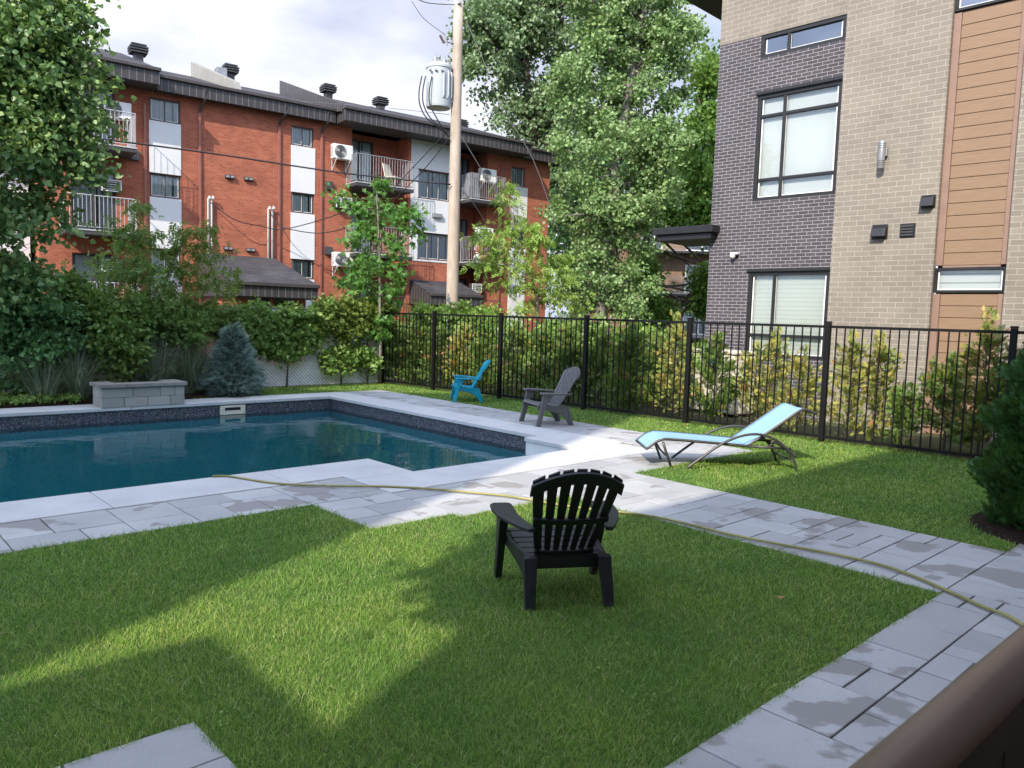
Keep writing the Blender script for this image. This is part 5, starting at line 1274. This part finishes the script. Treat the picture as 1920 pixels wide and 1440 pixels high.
# ---- young maple at the fence corner
Ym = 18.6
pts_ = [(708, 345), (700, 372), (715, 395), (690, 400), (668, 392), (655, 380), (735, 410), (755, 395), (775, 405), (783, 425), (760, 430), (690, 425), (665, 440), (655, 460), (700, 450), (725, 445), (690, 480), (665, 500), (650, 520), (700, 505), (730, 500), (745, 480), (750, 515), (680, 530), (665, 548), (715, 540), (740, 548), (700, 565), (735, 575), (690, 590), (720, 600), (700, 625), (680, 645)]
cc = np.array([at(x, y, Ym + rnd.uniform(-.5, .5)) for x, y in pts_]); cc = np.concatenate([cc, cc + nr.normal(0, .13, cc.shape)])
bm_ = G(712, 719)
tree('maple_sapling', 'young maple with lobed leaves at the corner of the two fences', 'tree', bm_ + Vector((0, -.08, 0)), [bm_ + Vector((0, -.08, 0)), at(714, 650, Ym), at(712, 580, Ym), at(712, 500, Ym), at(709, 420, Ym), at(706, 350, Ym)], .045, .01, None, 0, 34, .23, .11, T_maple, LFm, bark_grey, 50, .014, cc=cc, upb=-.4)
# ---- yellow-green box elder behind the black fence
Yy = 24.
pts_ = [(948, 350), (950, 372), (955, 395), (905, 445), (915, 430), (900, 480), (930, 460), (945, 440), (965, 425), (985, 420), (1000, 430), (925, 500), (940, 485), (960, 470), (980, 460), (1005, 455), (1025, 450), (950, 510), (975, 500), (1000, 490), (1025, 490), (965, 540), (990, 530), (1015, 525), (1040, 520), (1000, 565), (1030, 560), (1055, 550), (980, 575), (1060, 590), (1085, 570), (1050, 480), (1070, 520)]
cc = np.array([at(x, y, Yy + rnd.uniform(-.8, .8)) for x, y in pts_]); cc = np.concatenate([cc, cc + nr.normal(0, .22, cc.shape)])
by_ = at(1010, 600, Yy); by_.z = 0
tree('box_elder_tree', 'yellow green box elder in front of the right end of the brick building', 'tree', by_, [by_, at(1008, 560, Yy), at(990, 500, Yy), at(965, 430, Yy), at(950, 360, Yy)], .07, .012, None, 0, 24, .33, .20, T_compound, LFy, bark_thin, 50, .02, cc=cc, upb=-1.2)
# ---- blue spruce
def conifer(name, label, c, H, R, mat, n, T, size, cat='conifer', prof=None, tiers=0, upb=.2, group=None):
    e = empty(name, c, 0, label, cat, group)
    m_ = MB(); m_.tube([(0, 0, 0), (0, 0, H * .95)], [.03, .006], 6); 
    if tiers:
        for i in range(int(H * 60)):
            z = H * (.06 + .86 * rnd.random()); a = rnd.uniform(0, 6.28); r = R * (1 - z / H) ** .8 * .9; m_.tube([(0, 0, z - .03), (math.cos(a) * r, math.sin(a) * r, z + .02)], [.007, .003], 4, cap=False)
    m_.build('trunk', bark_dark, e, smooth=True, recalc=False)
    z = H * (1 - nr.rand(n) ** .62) ** 1.0 * .98 + .02
    f = 1 - z / H; pr = (prof(z / H) if prof else f ** .8)
    a = nr.uniform(0, 2 * np.pi, n); k = (nr.rand(n) ** .35)
    bump_ = 1 + .10 * np.sin(a * 5 + z * 7) + .10 * np.sin(a * 3 - z * 13)
    if tiers: zt = np.floor(z / H * tiers + .25 * np.sin(a * 4)) / tiers; fr = z / H * tiers - np.floor(z / H * tiers); bump_ = bump_ * (1.08 - .38 * fr)
    r = R * pr * k * bump_
    P = np.stack([np.cos(a) * r, np.sin(a) * r, np.maximum(.03, z)], 1)
    fw = np.stack([np.cos(a), np.sin(a), np.full(n, upb)], 1) + nr.normal(0, .35, (n, 3))
    scatter('foliage', T, P, fw, size * nr.uniform(.7, 1.3, n), mat, e, roll=1.0 if tiers else .5); return e
conifer('blue_spruce', 'small dense blue spruce in the mulch bed behind the pool', G(437, 741), 1.42, .60, LFs, 4200, T_spruce, .13, tiers=11, upb=.25, prof=lambda t: np.minimum(1, (1 - t) ** .75 * 1.08) * np.minimum(1, .72 + t * 1.6))
# ---- arborvitae behind the black fence
def fencept(px, back=.6, py=760):
    r = ray(px, py); r2 = Vector((r[0], r[1])); k = (FO.dot(FN) + back) / r2.dot(FN); return Vector((r2.x * k, r2.y * k, 0))
hedge = [(740, 1.3, .42, 0, 3000), (775, 1.55, .5, 0, 3600), (825, 1.45, .5, 0, 3600), (872, 1.5, .5, 1, 3200), (905, 1.3, .4, 0, 2600), (965, 1.6, .55, 0, 3600), (1015, 1.5, .5, 0, 3600), (1065, 1.6, .5, 0, 3600), (1120, 1.55, .5, 0, 3400), (1180, 1.65, .5, 0, 3600), (1225, 1.5, .42, 0, 3000), (1262, 1.85, .36, 1, 2000), (1340, 1.55, .5, 0, 3000), (1415, 1.45, .40, 1, 1700), (1448, 1.70, .30, 1, 1300), (1500, 1.35, .42, 1, 1500), (1590, 1.66, .34, 1, 1900), (1645, 1.62, .36, 1, 2300), (1700, .9, .28, 0, 1100), (1775, 1.35, .45, 0, 2200), (1840, 2.02, .42, 1, 2400), (1890, 1.5, .4, 0, 2200)]
ord_ = ['first', 'second', 'third', 'fourth', 'fifth', 'sixth', 'seventh', 'eighth', 'ninth', 'tenth', 'eleventh', 'twelfth', 'thirteenth', 'fourteenth', 'fifteenth', 'sixteenth', 'seventeenth', 'eighteenth', 'nineteenth', 'twentieth', 'twenty first', 'twenty second']
def openplant(label, c, H, R, mat, n):
    """ragged arborvitae: flat sprays carried on many thin rising branches, with gaps"""
    e = empty('arborvitae', c, 0, label, 'arborvitae', 'arborvitae planted along the black fence')
    nb_ = int(30 * H); P, Fw = [], []; m_ = MB(); m_.tube([(0, 0, 0), (.02, 0, H * .5), (0, 0, H * .93)], [.022, .014, .004], 6)
    for k in range(nb_):
        t = (k + .5) / nb_; z0 = H * (.03 + .80 * t); a = rnd.uniform(0, 6.283); L_ = R * (1.1 - .75 * t) * rnd.uniform(.55, 1.25)
        p0 = Vector((0, 0, z0)); p2 = Vector((math.cos(a) * L_, math.sin(a) * L_, z0 + L_ * rnd.uniform(.35, .95))); p1 = p0.lerp(p2, .5) + Vector((0, 0, -.06 * L_))
        m_.tube([p0, p1, p2], [.006, .004, .002], 4, cap=False)
        ns = max(6, int(n / nb_ * rnd.uniform(.5, 1.5)))
        for q in range(ns):
            u = rnd.random() ** .6; p = p0.lerp(p1, u * 2) if u < .5 else p1.lerp(p2, u * 2 - 1)
            P.append((p.x + rnd.gauss(0, .05), p.y + rnd.gauss(0, .05), max(.03, p.z + rnd.gauss(0, .045)))); Fw.append((math.cos(a) + rnd.gauss(0, .5), math.sin(a) + rnd.gauss(0, .5), .75 + rnd.gauss(0, .5)))
    for q in range(int(n * .06)): P.append((rnd.gauss(0, .04), rnd.gauss(0, .04), H * rnd.uniform(.75, 1))); Fw.append((rnd.gauss(0, .4), rnd.gauss(0, .4), 1))
    m_.build('trunk', bark_thin, e, smooth=True, recalc=False)
    P = np.array(P); scatter('foliage', T_thuja, P, np.array(Fw), .105 * nr.uniform(.6, 1.35, len(P)), mat, e, roll=.9); return e
for i, (px, H, R, yel, n) in enumerate(hedge):
    openplant(('yellowing' if yel else 'green') + ' arborvitae behind the black fence, %s from the fence corner' % ord_[i], fencept(px, .55 + rnd.uniform(-.1, .15)), H, R * 1.1, LFt2 if yel else LFt, int(n * (.40 if yel else .55)))
# bushes filling in behind the left stretch of the black fence
es = [(tuple(fencept(x, 1.9) + Vector((0, 0, h))), (.7, .5, .55)) for x, h in ((745, .9), (790, 1.35), (850, 1.3), (910, 1.3), (980, 1.2), (1050, 1.2), (1120, 1.2), (1190, 1.1), (1250, 1.1))]
b_ = fencept(900, 1.9)
tree('hedge_shrub', 'loose green bushes behind the arborvitae and the black fence', 'shrub', b_, [b_, b_ + Vector((0, 0, .6)), b_ + Vector((.05, 0, 1.3))], .04, .01, es, 190, 60, .28, .09, T_pair, LFv, bark_dark, 12, .012)
for px, py_, lab in ((820, 575, 'yellow green bush top peeking over the black fence left of the pole'), (885, 572, 'yellow green bush top peeking over the black fence right of the pole')):
    Y_ = 21.; c_ = at(px, py_ + 22, Y_); b_ = Vector((c_.x, c_.y, 0))
    tree('bush', lab, 'shrub', b_, [b_, b_ + Vector((0, 0, .8)), b_ + Vector((0, 0, 1.5))], .03, .01, [(tuple(c_), (.62, .5, .42))], 40, 45, .2, .10, T_maple, LFy, bark_dark, 15, .012)
# ---- dark clipped arborvitae at the right
conifer('arborvitae', 'dense dark green arborvitae in mulch at the right edge', pt(8.27, -1.26), 3.1, .90, LFc, 48000, T_thuja, .075, 'arborvitae', lambda t: np.minimum(1, (1.0 - t) ** .62 * 1.15) * np.minimum(1, .80 + t * 2), 0, 1.0)
# ---- ornamental reeds
def reeds(label, c, n, H, spread):
    e = empty('ornamental_grass', c, 0, label, 'ornamental grass', 'ornamental grass clumps behind the pool')
    an = nr.uniform(0, 2 * np.pi, n); lean = np.abs(nr.normal(0, spread, n)); h = H * nr.uniform(.5, 1.15, n); r0 = nr.uniform(0, .22, n)
    K = 6; w0 = nr.uniform(.003, .0075, n); V = np.zeros((n, K, 2, 3))
    tw = an + nr.normal(0, .4, n)
    for k in range(K):
        t = k / (K - 1); rad_ = r0 + lean * h * t ** 1.6; z = h * (t - .38 * lean * t ** 3)
        cxx = np.cos(an) * rad_; cyy = np.sin(an) * rad_; w_ = w0 * (1 - t ** 2) + .0004
        V[:, k, 0] = np.stack([cxx - np.sin(tw) * w_, cyy + np.cos(tw) * w_, z], 1); V[:, k, 1] = np.stack([cxx + np.sin(tw) * w_, cyy - np.cos(tw) * w_, z], 1)
    F = np.concatenate([(np.arange(n)[:, None] * K * 2) + np.array([[2 * k, 2 * k + 1, 2 * k + 3, 2 * k + 2]]) for k in range(K - 1)], 0)
    o = npmesh('blades', V.reshape(-1, 3), F, LFr, e); return e
for i, (px, py_, n, H, sp_, lab) in enumerate(((140, 756, 700, 1.2, .6, 'tall arching ornamental grass left of the block planter'), (85, 760, 500, 1.05, .55, 'ornamental grass clump at far left of the bed'), (290, 748, 600, 1.35, .6, 'ornamental grass directly behind the block planter'), (352, 744, 800, 1.3, .75, 'ornamental grass between planter and blue spruce'), (392, 742, 500, 1.05, .75, 'ornamental grass touching the left side of the blue spruce'))):
    reeds(lab, G(px, py_ - (4 if i < 2 else 5)), n, H, sp_)
# ground cover in the left bed
cc = np.array([pt(a, b, .06) for a, b in zip(nr.uniform(-1.5, 3.6, 420), nr.uniform(-15.9, -14.85, 420))]); P, d = leaves_in(cc, 26, .11, .4); P[:, 2] = np.maximum(.03, P[:, 2] + .04)
o = scatter('ground_cover', T_maple, P, rdir(len(P), .5), .055 * nr.uniform(.7, 1.3, len(P)), LFv); tag(o, 'low green ground cover along the edge of the left bed', 'ground cover', kind='stuff')
# vine stem on the chain link
# unseen tree added behind the viewer, crown placed to shade the black chair's grass
c_ = azback(.38, 5.25, 6.6); zc = 6.6 * tanE; b_ = Vector((c_.x + 1.7, c_.y - .6, 0))
tree('unseen_shade_tree', 'unseen small round headed tree added behind the viewer for its shade', 'tree', b_, [b_, b_ + Vector((-.1, 0, 2.6)), Vector((c_.x + .3, c_.y, zc))], .08, .03, [((c_.x, c_.y, zc), (.72, .72, .60))], 130, 90, .22, .12, T_leaf, LFn, bark_dark, 30, .02)
# clover patches in the lawn
P = []
for _ in range(34):
    a, b = nr.uniform(-1, 5.4), nr.uniform(-5.9, -1.8); k = nr.randint(10, 60)
    if not any(r[0] < a < r[1] and r[2] < b < r[3] for r in LR): continue
    c = pt(a, b, .018); P.append(np.array(c)[None] + nr.normal(0, 1, (k, 3)) * np.array([.06, .06, .004]))
P = np.concatenate(P); o = scatter('clover', T_maple, P, rdir(len(P), .1), .012 * nr.uniform(.7, 1.4, len(P)), LFv, roll=.2); tag(o, 'small clover and weed leaves scattered through the lawn', 'clover', kind='stuff')
# fallen leaves on lawn and paving
lf = simple('dry_leaf', (.38, .22, .07), .7, 0, .3, 8)
for i, (px, py_, lab) in enumerate(((1288, 800, 'dry orange leaf on the grass strip behind the lounger'), (1462, 1131, 'single brown leaf lying on the shaded lawn right of the black chair'))):
    m_ = MB(); s_ = .035; m_.poly([(-s_, 0, .012), (0, -s_ * .5, 0), (s_ * 1.1, 0, .015), (0, s_ * .55, .004)]); o = m_.build('fallen_leaf', lf, None, recalc=False); o.location = G(px, py_) + Vector((0, 0, .035)); tag(o, lab, 'leaf')
